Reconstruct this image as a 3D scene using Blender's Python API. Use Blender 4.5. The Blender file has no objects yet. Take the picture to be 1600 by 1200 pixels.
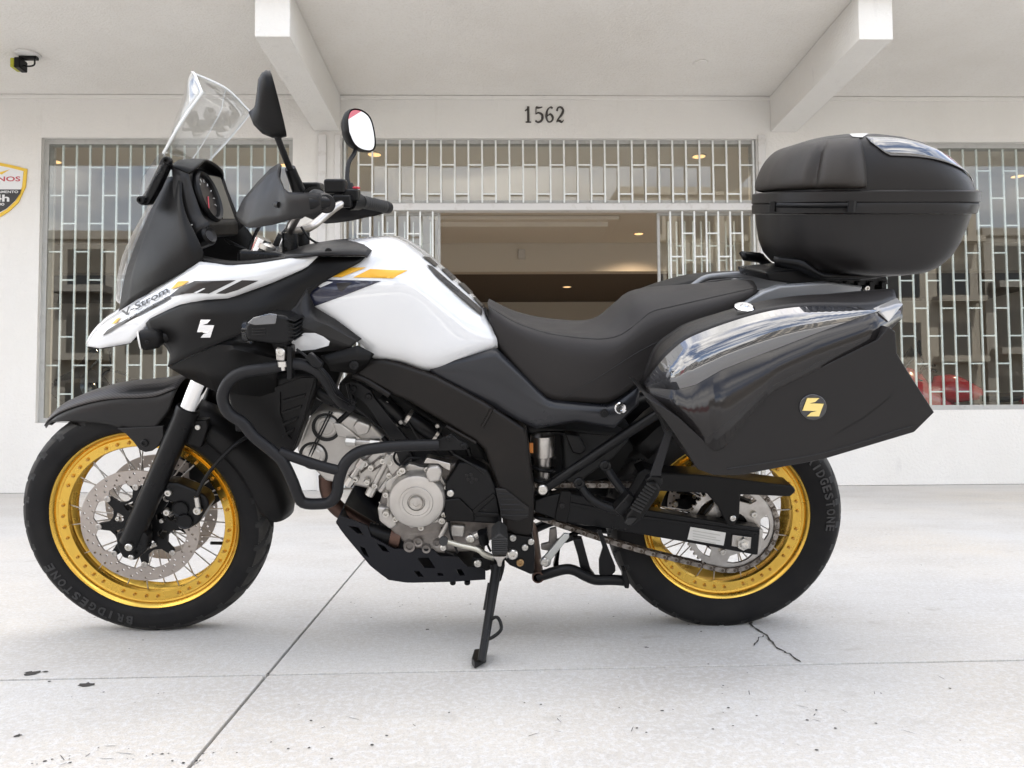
import bpy, bmesh, math, random
from mathutils import Vector as V, Matrix as M, Euler
from mathutils.bvhtree import BVHTree
from mathutils.geometry import delaunay_2d_cdt
R_ = math.radians
random.seed(7)
sc = bpy.context.scene
col = sc.collection

# ------------------------------------------------------------------ camera
CAM_H = .574; FPX = 1200.; HORIZON = 655.8; ROLL = R_(-.4)
PITCH = math.atan2(HORIZON - 600, FPX)
cam_d = bpy.data.cameras.new('camera'); cam = bpy.data.objects.new('camera', cam_d); col.objects.link(cam)
cam_d.sensor_fit = 'HORIZONTAL'; cam_d.sensor_width = 36; cam_d.lens = 36 * FPX / 1600
cam_d.clip_start = .05; cam_d.clip_end = 2000
CAM_M = M.Rotation(math.pi / 2 + PITCH, 4, 'X') @ M.Rotation(ROLL, 4, 'Z')
cam.matrix_world = M.Translation((0, 0, CAM_H)) @ CAM_M
sc.camera = cam

# ------------------------------------------------------------------ world + sun
SUN_EL, SUN_AZ = 52, 12          # sun stands behind the building, the forecourt lies in its shade
w = bpy.data.worlds.new('World'); sc.world = w; w.use_nodes = True
nt = w.node_tree; nt.nodes.clear()
out = nt.nodes.new('ShaderNodeOutputWorld'); bg = nt.nodes.new('ShaderNodeBackground')
sky = nt.nodes.new('ShaderNodeTexSky'); sky.sky_type = 'NISHITA'; sky.sun_disc = False
sky.sun_elevation = R_(SUN_EL); sky.sun_rotation = R_(SUN_AZ); sky.dust_density = 2.2; sky.ozone_density = .8; sky.air_density = 1.0
tc = nt.nodes.new('ShaderNodeTexCoord'); mp = nt.nodes.new('ShaderNodeMapping'); mp.inputs['Scale'].default_value = (1, 1, 2.6)
nz = nt.nodes.new('ShaderNodeTexNoise'); nz.inputs['Scale'].default_value = 2.3; nz.inputs['Detail'].default_value = 7; nz.inputs['Roughness'].default_value = .58
rp = nt.nodes.new('ShaderNodeValToRGB'); rp.color_ramp.elements[0].position = .42; rp.color_ramp.elements[1].position = .59
nz2 = nt.nodes.new('ShaderNodeTexNoise'); nz2.inputs['Scale'].default_value = 6; nz2.inputs['Detail'].default_value = 4
rc = nt.nodes.new('ShaderNodeValToRGB')
rc.color_ramp.elements[0].color = (5.5, 5.4, 5.3, 1); rc.color_ramp.elements[1].color = (11.2, 10.75, 10.2, 1)
rc.color_ramp.elements[0].position = .3; rc.color_ramp.elements[1].position = .7
mx = nt.nodes.new('ShaderNodeMixRGB')
lk = nt.links.new
lk(tc.outputs['Generated'], mp.inputs[0]); lk(mp.outputs[0], nz.inputs['Vector']); lk(mp.outputs[0], nz2.inputs['Vector'])
lk(nz.outputs['Fac'], rp.inputs[0]); lk(nz2.outputs['Fac'], rc.inputs[0])
lk(rp.outputs[0], mx.inputs[0]); lk(sky.outputs[0], mx.inputs[1]); lk(rc.outputs[0], mx.inputs[2])
lk(mx.outputs[0], bg.inputs[0]); bg.inputs[1].default_value = .12; lk(bg.outputs[0], out.inputs[0])
sd = bpy.data.lights.new('sun', 'SUN'); sd.energy = 3.2; sd.angle = R_(.53); sd.color = (1, .95, .87)
so = bpy.data.objects.new('sun', sd); col.objects.link(so)
# Sky Texture: rotation 0 puts the sun towards +Y
so.rotation_euler = (R_(90 - SUN_EL), 0, R_(180 - SUN_AZ))
so.location = (0, 30, 30)
sc.view_settings.view_transform = 'Standard'; sc.view_settings.look = 'None'
sc.view_settings.exposure = 1.93; sc.view_settings.gamma = 1; sc.view_settings.use_curve_mapping = False

cy = sc.cycles
cy.max_bounces = 6; cy.diffuse_bounces = 3; cy.glossy_bounces = 3; cy.transmission_bounces = 3; cy.transparent_max_bounces = 12
cy.caustics_reflective = False; cy.caustics_refractive = False; cy.sample_clamp_indirect = 6

# ------------------------------------------------------------------ pixel helpers (trace -> real place)
def ray(x, y):
    d = CAM_M.to_3x3() @ V(((x - 800) / FPX, -(y - 600) / FPX, -1)); return d.normalized()
CAMP = V((0, 0, CAM_H))
BIKE_O = V((-.2065, 2.2073, .002)); BIKE_R = (R_(15.16), 0, R_(1.117))
BM = M.Translation(BIKE_O) @ Euler(BIKE_R).to_matrix().to_4x4(); BMI = BM.inverted()
BCAM = BMI @ CAMP
def bray(x, y): return (BMI.to_3x3() @ ray(x, y)).normalized()
def P(x, y, v):                       # photo point at lateral offset v -> bike coordinates (u rearwards, v to far side, w up)
    d = bray(x, y); return BCAM + d * ((v - BCAM.y) / d.y)
class Crop:
    def __init__(s, x, y, k): s.x, s.y, s.k = x, y, k
    def px(s, a, b): return (s.x + a / s.k, s.y + b / s.k)
    def __call__(s, a, b, v): return P(s.x + a / s.k, s.y + b / s.k, v)
    def L(s, pts, v=None): return [s(q[0], q[1], q[2] if v is None else v) for q in pts]
    def X(s, pts): return [s.px(*q[:2]) for q in pts]
cP = Crop(0, 0, 1.)
cA = Crop(0, 560, 2.727); cB = Crop(130, 360, 3.721); cC = Crop(180, 90, 3.478); cD = Crop(430, 560, 3.3326)
cE = Crop(460, 350, 3.6375); cF = Crop(740, 380, 3.478); cG = Crop(980, 420, 3.2); cH = Crop(1140, 180, 3.478)
cI = Crop(800, 640, 3.077); cJ = Crop(640, 740, 3.75)
def ground_pt(x, y, z=0):
    d = ray(x, y); return CAMP + d * ((z - CAM_H) / d.z)

# ------------------------------------------------------------------ materials
def mat(name, color, rough=.5, metal=0., coat=0., noise=None, bump=None, rvar=0., spec=None, emit=None, scratch=None):
    m = bpy.data.materials.new(name); m.use_nodes = True
    n = m.node_tree; b = n.nodes['Principled BSDF']
    b.inputs['Base Color'].default_value = (*color, 1); b.inputs['Roughness'].default_value = rough
    b.inputs['Metallic'].default_value = metal; b.inputs['Coat Weight'].default_value = coat; b.inputs['Coat Roughness'].default_value = .04
    if spec is not None: b.inputs['Specular IOR Level'].default_value = spec
    if emit: b.inputs['Emission Color'].default_value = (*emit[0], 1); b.inputs['Emission Strength'].default_value = emit[1]
    t = n.nodes.new('ShaderNodeTexCoord')
    def tex(scale, detail=4, rough=.6):
        x = n.nodes.new('ShaderNodeTexNoise'); x.inputs['Scale'].default_value = scale; x.inputs['Detail'].default_value = detail
        x.inputs['Roughness'].default_value = rough; n.links.new(t.outputs['Object'], x.inputs['Vector']); return x
    if noise:                                   # (scale, other colour, low, high)
        x = tex(noise[0], 6); r = n.nodes.new('ShaderNodeValToRGB')
        r.color_ramp.elements[0].position = noise[2]; r.color_ramp.elements[1].position = noise[3]
        r.color_ramp.elements[0].color = (*color, 1); r.color_ramp.elements[1].color = (*noise[1], 1)
        n.links.new(x.outputs['Fac'], r.inputs[0]); n.links.new(r.outputs[0], b.inputs['Base Color'])
    if rvar:
        x = tex(9, 5); mr = n.nodes.new('ShaderNodeMapRange')
        mr.inputs['From Min'].default_value = .3; mr.inputs['From Max'].default_value = .7
        mr.inputs['To Min'].default_value = max(.02, rough - rvar); mr.inputs['To Max'].default_value = min(1, rough + rvar)
        n.links.new(x.outputs['Fac'], mr.inputs['Value']); n.links.new(mr.outputs[0], b.inputs['Roughness'])
    if bump:                                    # (scale, strength, distance)
        x = tex(bump[0], 3); bp = n.nodes.new('ShaderNodeBump'); bp.inputs['Strength'].default_value = bump[1]; bp.inputs['Distance'].default_value = bump[2]
        n.links.new(x.outputs['Fac'], bp.inputs['Height']); n.links.new(bp.outputs[0], b.inputs['Normal'])
    return m
Mt = {}
Mt['plastic'] = mat('matte_black_plastic', (.0065, .0062, .0062), .40, spec=.18, bump=(900, .25, .0006), rvar=.07)
Mt['plastic2'] = mat('satin_dark_grey_plastic', (.013, .0122, .0122), .36, spec=.28, bump=(900, .2, .0006), rvar=.07)
Mt['satin'] = mat('satin_side_cover', (.014, .0145, .0175), .31, spec=.42, bump=(900, .15, .0005), rvar=.05)
Mt['gloss'] = mat('gloss_black', (.006, .006, .008), .05, coat=.6)
Mt['lidgloss'] = mat('lid_gloss_black', (.014, .0125, .0125), .16, spec=.4)
Mt['clearlens'] = mat('clear_corner_lens', (.23, .225, .22), .12, coat=.5)
Mt['railgrey'] = mat('grey_rail', (.24, .25, .265), .38, .4)
Mt['smoke'] = mat('smoked_reflector', (.035, .036, .04), .03, coat=1.)
Mt['white'] = mat('white_paint', (.71, .72, .73), .14, coat=1.)
Mt['yellow'] = mat('yellow_decal', (.78, .42, .03), .35)
Mt['decal'] = mat('dark_decal', (.014, .011, .010), .3)
Mt['navy'] = mat('navy_decal', (.022, .024, .045), .2, coat=.5)
Mt['paper'] = mat('white_sticker', (.62, .62, .60), .5)
Mt['gold'] = mat('gold_anodised', (.80, .51, .10), .27, 1., rvar=.08, noise=(7, (.72, .44, .08), .4, .75))
Mt['goldflat'] = mat('gold_emblem', (.85, .68, .25), .3, .6)
Mt['steel'] = mat('brushed_steel', (.52, .50, .47), .33, 1., noise=(40, (.38, .35, .32), .35, .75))
Mt['disc'] = mat('disc_steel', (.46, .41, .37), .42, .85, noise=(30, (.38, .34, .31), .3, .7))
Mt['chrome'] = mat('chrome', (.80, .80, .80), .07, 1.)
Mt['alu'] = mat('engine_alloy', (.56, .535, .50), .40, .7, noise=(14, (.46, .435, .405), .35, .75), bump=(350, .15, .001), rvar=.08)
Mt['aludark'] = mat('cast_alloy_grimy', (.27, .25, .23), .5, .6, noise=(18, (.13, .11, .10), .35, .7), bump=(250, .2, .001))
Mt['frame'] = mat('frame_black', (.0085, .0073, .0066), .36, .0, spec=.22, noise=(6, (.015, .0122, .0105), .4, .7), bump=(600, .12, .0006), rvar=.08)
Mt['black'] = mat('black_painted_metal', (.0055, .0055, .006), .34, spec=.22, rvar=.1)
Mt['navyblack'] = mat('skid_plate_black', (.009, .0095, .0125), .42, .0, spec=.25, rvar=.1)
Mt['bar'] = mat('powder_coated_bar', (.011, .011, .0125), .45, spec=.26, bump=(500, .2, .0006))
Mt['rubber'] = mat('tyre_rubber', (.009, .009, .010), .66, spec=.18, noise=(12, (.016, .0155, .015), .35, .75), bump=(300, .2, .0008))
Mt['tread'] = mat('dusty_tread', (.022, .021, .020), .62, spec=.3, noise=(25, (.045, .042, .038), .4, .7), bump=(300, .25, .0008))
Mt['rubber2'] = mat('sidewall_lettering', (.026, .026, .027), .5)
Mt['grip'] = mat('grip_rubber', (.016, .016, .016), .65)
Mt['seat'] = mat('seat_vinyl', (.024, .0217, .0212), .52, spec=.24, bump=(1100, .5, .0008), rvar=.05)
Mt['seatside'] = mat('seat_side_vinyl', (.028, .027, .029), .50, bump=(1100, .4, .0008))
Mt['pad'] = mat('leather_pad', (.019, .0150, .012), .52, bump=(700, .5, .001), rvar=.08)
Mt['exhaust'] = mat('heat_stained_pipe', (.11, .065, .05), .42, .8, noise=(10, (.05, .03, .026), .35, .7))
Mt['chain'] = mat('chain_steel', (.36, .33, .30), .42, .85, noise=(60, (.17, .15, .13), .4, .65))
Mt['void'] = mat('dark_recess', (.010, .010, .010), .7)
Mt['case'] = mat('luggage_plastic', (.0105, .0094, .0094), .36, spec=.30, bump=(1200, .45, .0006), rvar=.05)
Mt['red'] = mat('red_paint', (.42, .015, .025), .2, coat=.8)
Mt['redtrim'] = mat('red_switch', (.6, .03, .06), .4)
Mt['orange'] = mat('orange_sticker', (.7, .22, .02), .4)
Mt['lcd'] = mat('instrument_display', (.09, .085, .07), .25)
Mt['mirror'] = mat('mirror_glass', (.92, .92, .92), .01, 1.)
Mt['bolt'] = mat('zinc_bolt', (.62, .60, .56), .32, 1.)
Mt['bronze'] = mat('bronze_bolt', (.40, .26, .13), .4, 1.)
for k_, i_ in (('smoke', 2.1), ('gloss', 1.6)): Mt[k_].node_tree.nodes['Principled BSDF'].inputs['IOR'].default_value = i_
def glass(name, tint=(1, 1, 1), ior=1.45, rough=0.0, refl=1.):
    m = bpy.data.materials.new(name); m.use_nodes = True; n = m.node_tree; n.nodes.clear()
    o = n.nodes.new('ShaderNodeOutputMaterial'); t = n.nodes.new('ShaderNodeBsdfTransparent'); g = n.nodes.new('ShaderNodeBsdfGlossy')
    lw = n.nodes.new('ShaderNodeLayerWeight'); lw.inputs[0].default_value = .5; x = n.nodes.new('ShaderNodeMixShader')   # Schlick reflectance, same from both sides
    pw = n.nodes.new('ShaderNodeMath'); pw.operation = 'POWER'; pw.inputs[1].default_value = 5; n.links.new(lw.outputs['Facing'], pw.inputs[0])
    f0 = ((ior - 1) / (ior + 1)) ** 2; fr = n.nodes.new('ShaderNodeMath'); fr.operation = 'MULTIPLY_ADD'; fr.inputs[1].default_value = 1 - f0; fr.inputs[2].default_value = f0
    n.links.new(pw.outputs[0], fr.inputs[0])
    g.inputs['Roughness'].default_value = rough; g.inputs['Color'].default_value = (refl, refl, refl, 1); t.inputs[0].default_value = (*tint, 1)
    n.links.new(fr.outputs[0], x.inputs[0]); n.links.new(t.outputs[0], x.inputs[1]); n.links.new(g.outputs[0], x.inputs[2]); n.links.new(x.outputs[0], o.inputs[0])
    return m
Mt['screen'] = glass('clear_acrylic', (.93, .94, .94), 2.1)
Mt['edgehighlight'] = mat('painted_edge_highlight', (.78, .80, .80), .15, coat=.6)  # bright highlights of the screen edges put into a whitish colour
Mt['lens'] = glass('clear_lens', (.85, .86, .88), 1.5)

# ------------------------------------------------------------------ mesh helpers
def link(o, parent=None):
    col.objects.link(o)
    if parent is not None: o.parent = parent
    return o
def tag(o, label=None, cat=None, group=None, kind=None):
    if label: o['label'] = label
    if cat: o['category'] = cat
    if group: o['group'] = group
    if kind: o['kind'] = kind
    return o
def empty(name, loc=(0, 0, 0), rot=(0, 0, 0), parent=None):
    o = bpy.data.objects.new(name, None); o.location = loc; o.rotation_euler = rot; o.empty_display_size = .1
    return link(o, parent)
def shade(me, ang=35):
    if ang is None: return
    me.polygons.foreach_set('use_smooth', [True] * len(me.polygons))
    if ang < 180: me.set_sharp_from_angle(angle=R_(ang))
def make(name, verts, faces, m, parent=None, ang=35, bevel=0, seg=2, solid=0, mirror=False, fix=True):
    me = bpy.data.meshes.new(name); me.from_pydata([tuple(v) for v in verts], [], faces); me.update()
    if fix:
        bm = bmesh.new(); bm.from_mesh(me); bmesh.ops.recalc_face_normals(bm, faces=bm.faces); bm.to_mesh(me); bm.free()
    if m: me.materials.append(Mt[m] if isinstance(m, str) else m)
    shade(me, 180 if bevel else ang)
    o = link(bpy.data.objects.new(name, me), parent)
    if solid:
        s = o.modifiers.new('solid', 'SOLIDIFY'); s.thickness = solid; s.offset = 0
    if bevel:
        b = o.modifiers.new('bevel', 'BEVEL'); b.width = bevel; b.segments = seg; b.limit_method = 'ANGLE'; b.angle_limit = R_(28); b.harden_normals = True
        b.use_clamp_overlap = True
    if mirror:                                 # the same piece on the far side of the bike
        m2 = me.copy()
        for v in m2.vertices: v.co.y = -v.co.y
        m2.flip_normals()
        o2 = link(bpy.data.objects.new(name, m2), parent)
        for md in o.modifiers:
            q = o2.modifiers.new(md.name, md.type)
            for p in ('thickness', 'offset', 'width', 'segments', 'limit_method', 'angle_limit', 'harden_normals', 'use_clamp_overlap'):
                if hasattr(md, p): setattr(q, p, getattr(md, p))
        return o, o2
    return o
def inpoly(p, poly):
    c = False; j = len(poly) - 1
    for i in range(len(poly)):
        a, b = poly[i], poly[j]
        if (a[1] > p[1]) != (b[1] > p[1]) and p[0] < (b[0] - a[0]) * (p[1] - a[1]) / (b[1] - a[1]) + a[0]: c = not c
        j = i
    return c
def tri(outer, holes=(), grid=0):
    pts = []; edges = []
    for lp in [outer] + list(holes):
        s = len(pts); pts += [V((p[0], p[1])) for p in lp]; edges += [(s + i, s + (i + 1) % len(lp)) for i in range(len(lp))]
    if grid:
        xs = [p[0] for p in outer]; ys = [p[1] for p in outer]; x = min(xs) + grid * .5
        while x < max(xs):
            y = min(ys) + grid * .5
            while y < max(ys):
                if inpoly((x, y), outer): pts.append(V((x, y)))
                y += grid
            x += grid
    o = delaunay_2d_cdt(pts, edges, [], 0, 1e-7)
    vs, fs = o[0], o[2]; keep = []
    for f in fs:
        c = sum((vs[i] for i in f), V((0, 0))) / len(f)
        if inpoly(c, outer) and not any(inpoly(c, h) for h in holes): keep.append(list(f))
    return vs, keep
def plate(name, pts, v0, v1, m, parent=None, bevel=.003, holes=(), mirror=False, seg=2, ang=35):
    """closed side outline (bike-local points, or u,w pairs) given real thickness v0..v1"""
    uw = [(p[0], p[2]) if len(p) == 3 else tuple(p) for p in pts]
    hw = [[(p[0], p[2]) if len(p) == 3 else tuple(p) for p in h] for h in holes]
    if not hw:
        n = len(uw); vs = [(a, v0, b) for a, b in uw] + [(a, v1, b) for a, b in uw]
        fs = [list(range(n)), list(range(2 * n - 1, n - 1, -1))] + [(i, (i + 1) % n, n + (i + 1) % n, n + i) for i in range(n)]
        return make(name, vs, fs, m, parent, bevel=bevel, mirror=mirror, seg=seg, ang=ang)
    tv, tf = tri(uw, hw); n = len(tv)
    vs = [(p[0], v0, p[1]) for p in tv] + [(p[0], v1, p[1]) for p in tv]
    fs = [list(f) for f in tf] + [[n + i for i in reversed(f)] for f in tf]
    cnt = {}
    for f in tf:
        for a, b in zip(f, f[1:] + f[:1]): cnt[(a, b)] = 1
    for (a, b) in list(cnt):
        if (b, a) not in cnt: fs.append((b, a, n + a, n + b))
    return make(name, vs, fs, m, parent, mirror=mirror, ang=30)
def catmull(pts, n, closed=False):
    """n points evenly spread along a Catmull-Rom curve through pts"""
    pts = [V(p) for p in pts]
    if len(pts) == 2: return [pts[0].lerp(pts[1], i / (n - 1)) for i in range(n)]
    ex = ([pts[-1]] + pts + pts[:2]) if closed else ([pts[0] * 2 - pts[1]] + pts + [pts[-1] * 2 - pts[-2]])
    dense = []
    for i in range(len(ex) - 3):
        a, b, c, d = ex[i:i + 4]
        for k in range(12):
            t = k / 12
            dense.append(.5 * ((2 * b) + (c - a) * t + (2 * a - 5 * b + 4 * c - d) * t * t + (3 * b - a - 3 * c + d) * t ** 3))
    dense.append(ex[-2])
    return resample(dense, n)
def resample(pts, n):
    pts = [V(p) for p in pts]; L = [0]
    for a, b in zip(pts, pts[1:]): L.append(L[-1] + (b - a).length)
    r = []; j = 0
    for i in range(n):
        s = L[-1] * i / (n - 1)
        while j < len(L) - 2 and L[j + 1] < s: j += 1
        t = 0 if L[j + 1] == L[j] else (s - L[j]) / (L[j + 1] - L[j]); r.append(pts[j].lerp(pts[j + 1], t))
    return r
def grid_faces(r, c): return [(i * c + j, i * c + j + 1, (i + 1) * c + j + 1, (i + 1) * c + j) for i in range(r - 1) for j in range(c - 1)]
def skin(name, rows, m, parent=None, n=24, k=1, spline=True, thick=.004, mirror=False, both=False, ang=35, bevel=0):
    """surface through polylines; k>1 also curves it across the rows; both=True continues to the mirrored side"""
    rr = [catmull(r, n) if spline else resample(r, n) for r in rows]
    if both: rr = rr + [[V((p.x, -p.y, p.z)) for p in r] for r in reversed(rr if abs(rr[-1][0].y) > 1e-4 else rr[:-1])]
    if k > 1:
        cols = [catmull([r[j] for r in rr], (len(rr) - 1) * k + 1) for j in range(n)]
        rr = [[cols[j][i] for j in range(n)] for i in range(len(cols[0]))]
    vs = [p for r in rr for p in r]
    return make(name, vs, grid_faces(len(rr), n), m, parent, ang=ang, solid=thick, mirror=mirror, bevel=bevel, fix=True)
def tube(name, pts, r, m, parent=None, seg=10, n=None, mirror=False, cap=True, spline=True, r2=None):
    pts = catmull(pts, n or max(2, 6 * (len(pts) - 1) + 1)) if (spline and len(pts) > 2) else [V(p) for p in pts]
    vs = []; fs = []; up = V((0, 0, 1)); prev = None
    for i, p in enumerate(pts):
        t = (pts[min(i + 1, len(pts) - 1)] - pts[max(i - 1, 0)]).normalized()
        if prev is None:
            a = t.cross(up if abs(t.z) < .9 else V((1, 0, 0))).normalized()
        else: a = (prev - t * prev.dot(t)).normalized()
        prev = a; b = t.cross(a)
        rr = r if r2 is None else r + (r2 - r) * i / (len(pts) - 1)
        for s in range(seg):
            g = 2 * math.pi * s / seg; vs.append(p + (a * math.cos(g) + b * math.sin(g)) * rr)
    for i in range(len(pts) - 1):
        for s in range(seg):
            s2 = (s + 1) % seg; fs.append((i * seg + s, i * seg + s2, (i + 1) * seg + s2, (i + 1) * seg + s))
    if cap: fs += [list(range(seg - 1, -1, -1)), list(range((len(pts) - 1) * seg, len(pts) * seg))]
    return make(name, vs, fs, m, parent, ang=50, mirror=mirror)
def lathe(name, prof, m, parent=None, c=(0, 0, 0), axis=(0, 1, 0), seg=48, closed=False, ang=30, mirror=False):
    """prof: (along axis, radius) pairs turned about an axis through c"""
    ax = V(axis).normalized(); a = ax.cross(V((1, 0, 0)) if abs(ax.x) < .9 else V((0, 0, 1))).normalized(); b = ax.cross(a); c = V(c)
    vs = []; fs = []; n = len(prof)
    for s in range(seg):
        g = 2 * math.pi * s / seg; d = a * math.cos(g) + b * math.sin(g)
        for (h, r) in prof: vs.append(c + ax * h + d * max(r, 1e-5))
    for s in range(seg):
        s2 = (s + 1) % seg
        for i in range(n if closed else n - 1):
            i2 = (i + 1) % n; fs.append((s * n + i, s2 * n + i, s2 * n + i2, s * n + i2))
    return make(name, vs, fs, m, parent, ang=ang, mirror=mirror)
def box(name, lo, hi, m, parent=None, bevel=.003, mirror=False):
    x0, y0, z0 = lo; x1, y1, z1 = hi
    vs = [(x, y, z) for x in (x0, x1) for y in (y0, y1) for z in (z0, z1)]
    fs = [(0, 1, 3, 2), (4, 6, 7, 5), (0, 4, 5, 1), (2, 3, 7, 6), (0, 2, 6, 4), (1, 5, 7, 3)]
    return make(name, vs, fs, m, parent, bevel=bevel, mirror=mirror)
_cyl = {}
def bolt(name, loc, r=.006, h=.005, m='bolt', parent=None, axis=(0, -1, 0)):
    """a socket-head bolt: chamfered head with a dished centre, mesh shared between bolts of one material"""
    if m not in _cyl:
        prof = [(0, 1), (.75, 1), (1, .82), (1, .45), (.55, .4), (.55, 0)]; vs = []; fs = []; n = len(prof); S = 12
        for s in range(S):
            g = 2 * math.pi * s / S
            for (hh, rr) in prof: vs.append((math.cos(g) * rr, math.sin(g) * rr, hh))
        for s in range(S):
            for i in range(n - 1): fs.append((s * n + i, ((s + 1) % S) * n + i, ((s + 1) % S) * n + i + 1, s * n + i + 1))
        me = bpy.data.meshes.new(name); me.from_pydata(vs, [], fs); me.materials.append(Mt[m]); shade(me, 30); _cyl[m] = me
    o = link(bpy.data.objects.new(name, _cyl[m]), parent)
    o.matrix_local = M.Translation(V(loc)) @ V(axis).to_track_quat('Z', 'Y').to_matrix().to_4x4() @ M.Diagonal((r, r, h, 1))
    return o
def bvh(*objs):
    vs = []; fs = []
    for o in objs:
        k = len(vs); vs += [v.co.copy() for v in o.data.vertices]; fs += [[k + i for i in p.vertices] for p in o.data.polygons]
    return BVHTree.FromPolygons(vs, fs)
def hit(x, y, tree):
    d = bray(x, y); r = tree.ray_cast(BCAM, d)
    if r[0] is None: return None, None
    nrm = r[1] if r[1].dot(d) < 0 else -r[1]
    return r[0], nrm
def stick(name, vs2, fs, tree, m, parent, off=.003, ang=180):
    """a sticker: flat shape in photo coordinates laid onto the surface it belongs to"""
    idx = {}; vs = []
    for i, p in enumerate(vs2):
        q, nn = hit(p[0], p[1], tree)
        if q is None: continue
        idx[i] = len(vs); vs.append(q + nn * off)
    ff = [[idx[i] for i in f] for f in fs if all(i in idx for i in f)]
    if not ff: return None
    o = make(name, vs, ff, m, parent, ang=ang, fix=False)
    me = o.data
    for p in me.polygons:
        if p.normal.dot(p.center - BCAM) > 0: p.flip()
    return o
def sticker(name, pts, tree, m, parent, off=.003, grid=9):
    vs, fs = tri(pts, (), grid); return stick(name, vs, fs, tree, m, parent, off)
def text2d(s, bold=0.):
    c = bpy.data.curves.new('t', 'FONT'); c.body = s; c.resolution_u = 3; c.offset = bold
    o = bpy.data.objects.new('t', c); me = bpy.data.meshes.new_from_object(o)
    vs = [(v.co.x, v.co.y) for v in me.vertices]; fs = [list(p.vertices) for p in me.polygons]
    bpy.data.objects.remove(o); bpy.data.curves.remove(c); bpy.data.meshes.remove(me)
    x0 = min(v[0] for v in vs); x1 = max(v[0] for v in vs); y1 = max(v[1] for v in vs)
    return [((x - x0) / (x1 - x0), y / y1) for x, y in vs], fs
def text_sticker(name, s, p0, p1, p2, tree, m, parent, bold=.01, off=.0036):
    """baseline p0->p1 and left top p2, in photo pixels"""
    vs, fs = text2d(s, bold); ex = V(p1) - V(p0); ey = V(p2) - V(p0)
    return stick(name, [V(p0) + ex * x + ey * y for x, y in vs], fs, tree, m, parent, off)

# ================================================================== SETTING
def surf_mat(name, base, layers, rough=.7, bump=None, rough2=None):
    """plaster / concrete: base colour with noise layers (scale vec, colour, lo, hi, strength)"""
    m = bpy.data.materials.new(name); m.use_nodes = True; n = m.node_tree; b = n.nodes['Principled BSDF']; b.inputs['Roughness'].default_value = rough
    t = n.nodes.new('ShaderNodeTexCoord'); prev = None
    for (scl, c, lo, hi, st, det) in layers:
        mp = n.nodes.new('ShaderNodeMapping'); mp.inputs['Scale'].default_value = scl; n.links.new(t.outputs['Object'], mp.inputs[0])
        x = n.nodes.new('ShaderNodeTexNoise'); x.inputs['Scale'].default_value = 1; x.inputs['Detail'].default_value = det; x.inputs['Roughness'].default_value = .62
        n.links.new(mp.outputs[0], x.inputs['Vector'])
        r = n.nodes.new('ShaderNodeMapRange'); r.inputs['From Min'].default_value = lo; r.inputs['From Max'].default_value = hi; r.inputs['To Max'].default_value = st
        n.links.new(x.outputs['Fac'], r.inputs['Value'])
        mx = n.nodes.new('ShaderNodeMixRGB'); n.links.new(r.outputs[0], mx.inputs[0])
        if prev is None: mx.inputs[1].default_value = (*base, 1)
        else: n.links.new(prev.outputs[0], mx.inputs[1])
        mx.inputs[2].default_value = (*c, 1); prev = mx
    n.links.new(prev.outputs[0], b.inputs['Base Color'])
    if bump:
        x = n.nodes.new('ShaderNodeTexNoise'); x.inputs['Scale'].default_value = bump[0]; x.inputs['Detail'].default_value = 5; x.inputs['Roughness'].default_value = .65
        n.links.new(t.outputs['Object'], x.inputs['Vector'])
        bp = n.nodes.new('ShaderNodeBump'); bp.inputs['Strength'].default_value = bump[1]; bp.inputs['Distance'].default_value = bump[2]
        n.links.new(x.outputs['Fac'], bp.inputs['Height']); n.links.new(bp.outputs[0], b.inputs['Normal'])
    return m
Mt['concrete'] = surf_mat('worn_painted_concrete', (.60, .588, .565), [
    ((.45, .45, 1), (.62, .565, .485), .42, .62, .85, 3), ((1.6, 2.6, 1), (.49, .46, .42), .45, .68, .75, 8), ((.7, 4.5, 1), (.50, .475, .45), .52, .72, .5, 9),
    ((70, 70, 1), (.70, .70, .70), .45, .62, .55, 4), ((190, 190, 1), (.43, .415, .40), .50, .66, .55, 3), ((420, 420, 1), (.36, .345, .33), .56, .70, .5, 2),
    ((24, 34, 1), (.36, .335, .31), .66, .74, .5, 6), ((9, 13, 1), (.42, .39, .35), .60, .73, .6, 10), ((85, 40, 1), (.17, .155, .14), .715, .76, .7, 3)], .66, (260, .45, .0035))
Mt['plaster'] = surf_mat('rough_white_plaster', (.80, .785, .75), [((9, 9, .5), (.60, .57, .51), .64, .8, .4, 5), ((.9, .9, .5), (.73, .71, .665), .45, .75, .7, 6), ((7, 7, 2.2), (.60, .585, .56), .62, .8, .6, 6)], .8, (42, .55, .012))
Mt['soffit'] = surf_mat('canopy_stucco', (.85, .83, .79), [((1.1, 1.1, 1), (.76, .73, .68), .42, .7, .6, 6), ((60, 60, 60), (.72, .685, .62), .5, .75, .5, 3)], .85, (70, .7, .010))
Mt['asphalt'] = surf_mat('asphalt', (.055, .054, .053), [((3, 3, 1), (.08, .078, .075), .4, .7, .7, 6)], .85, (90, .4, .01))
Mt['interior'] = mat('interior_paint', (.72, .68, .61), .7)
Mt['ceilpaint'] = mat('interior_ceiling_paint', (.80, .76, .69), .8)
Mt['lowceil'] = mat('brown_ceiling', (.13, .105, .088), .7)
Mt['tile'] = mat('showroom_floor_tile', (.46, .43, .39), .25, noise=(3, (.38, .355, .32), .4, .7))
Mt['grille'] = mat('grille_paint', (.80, .83, .81), .5, noise=(9, (.64, .63, .59), .5, .8))
Mt['alframe'] = mat('window_frame_paint', (.45, .45, .43), .5, noise=(12, (.34, .33, .31), .5, .8))
Mt['whitewood'] = mat('white_trim', (.68, .67, .65), .55, noise=(10, (.50, .47, .43), .55, .8))
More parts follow.
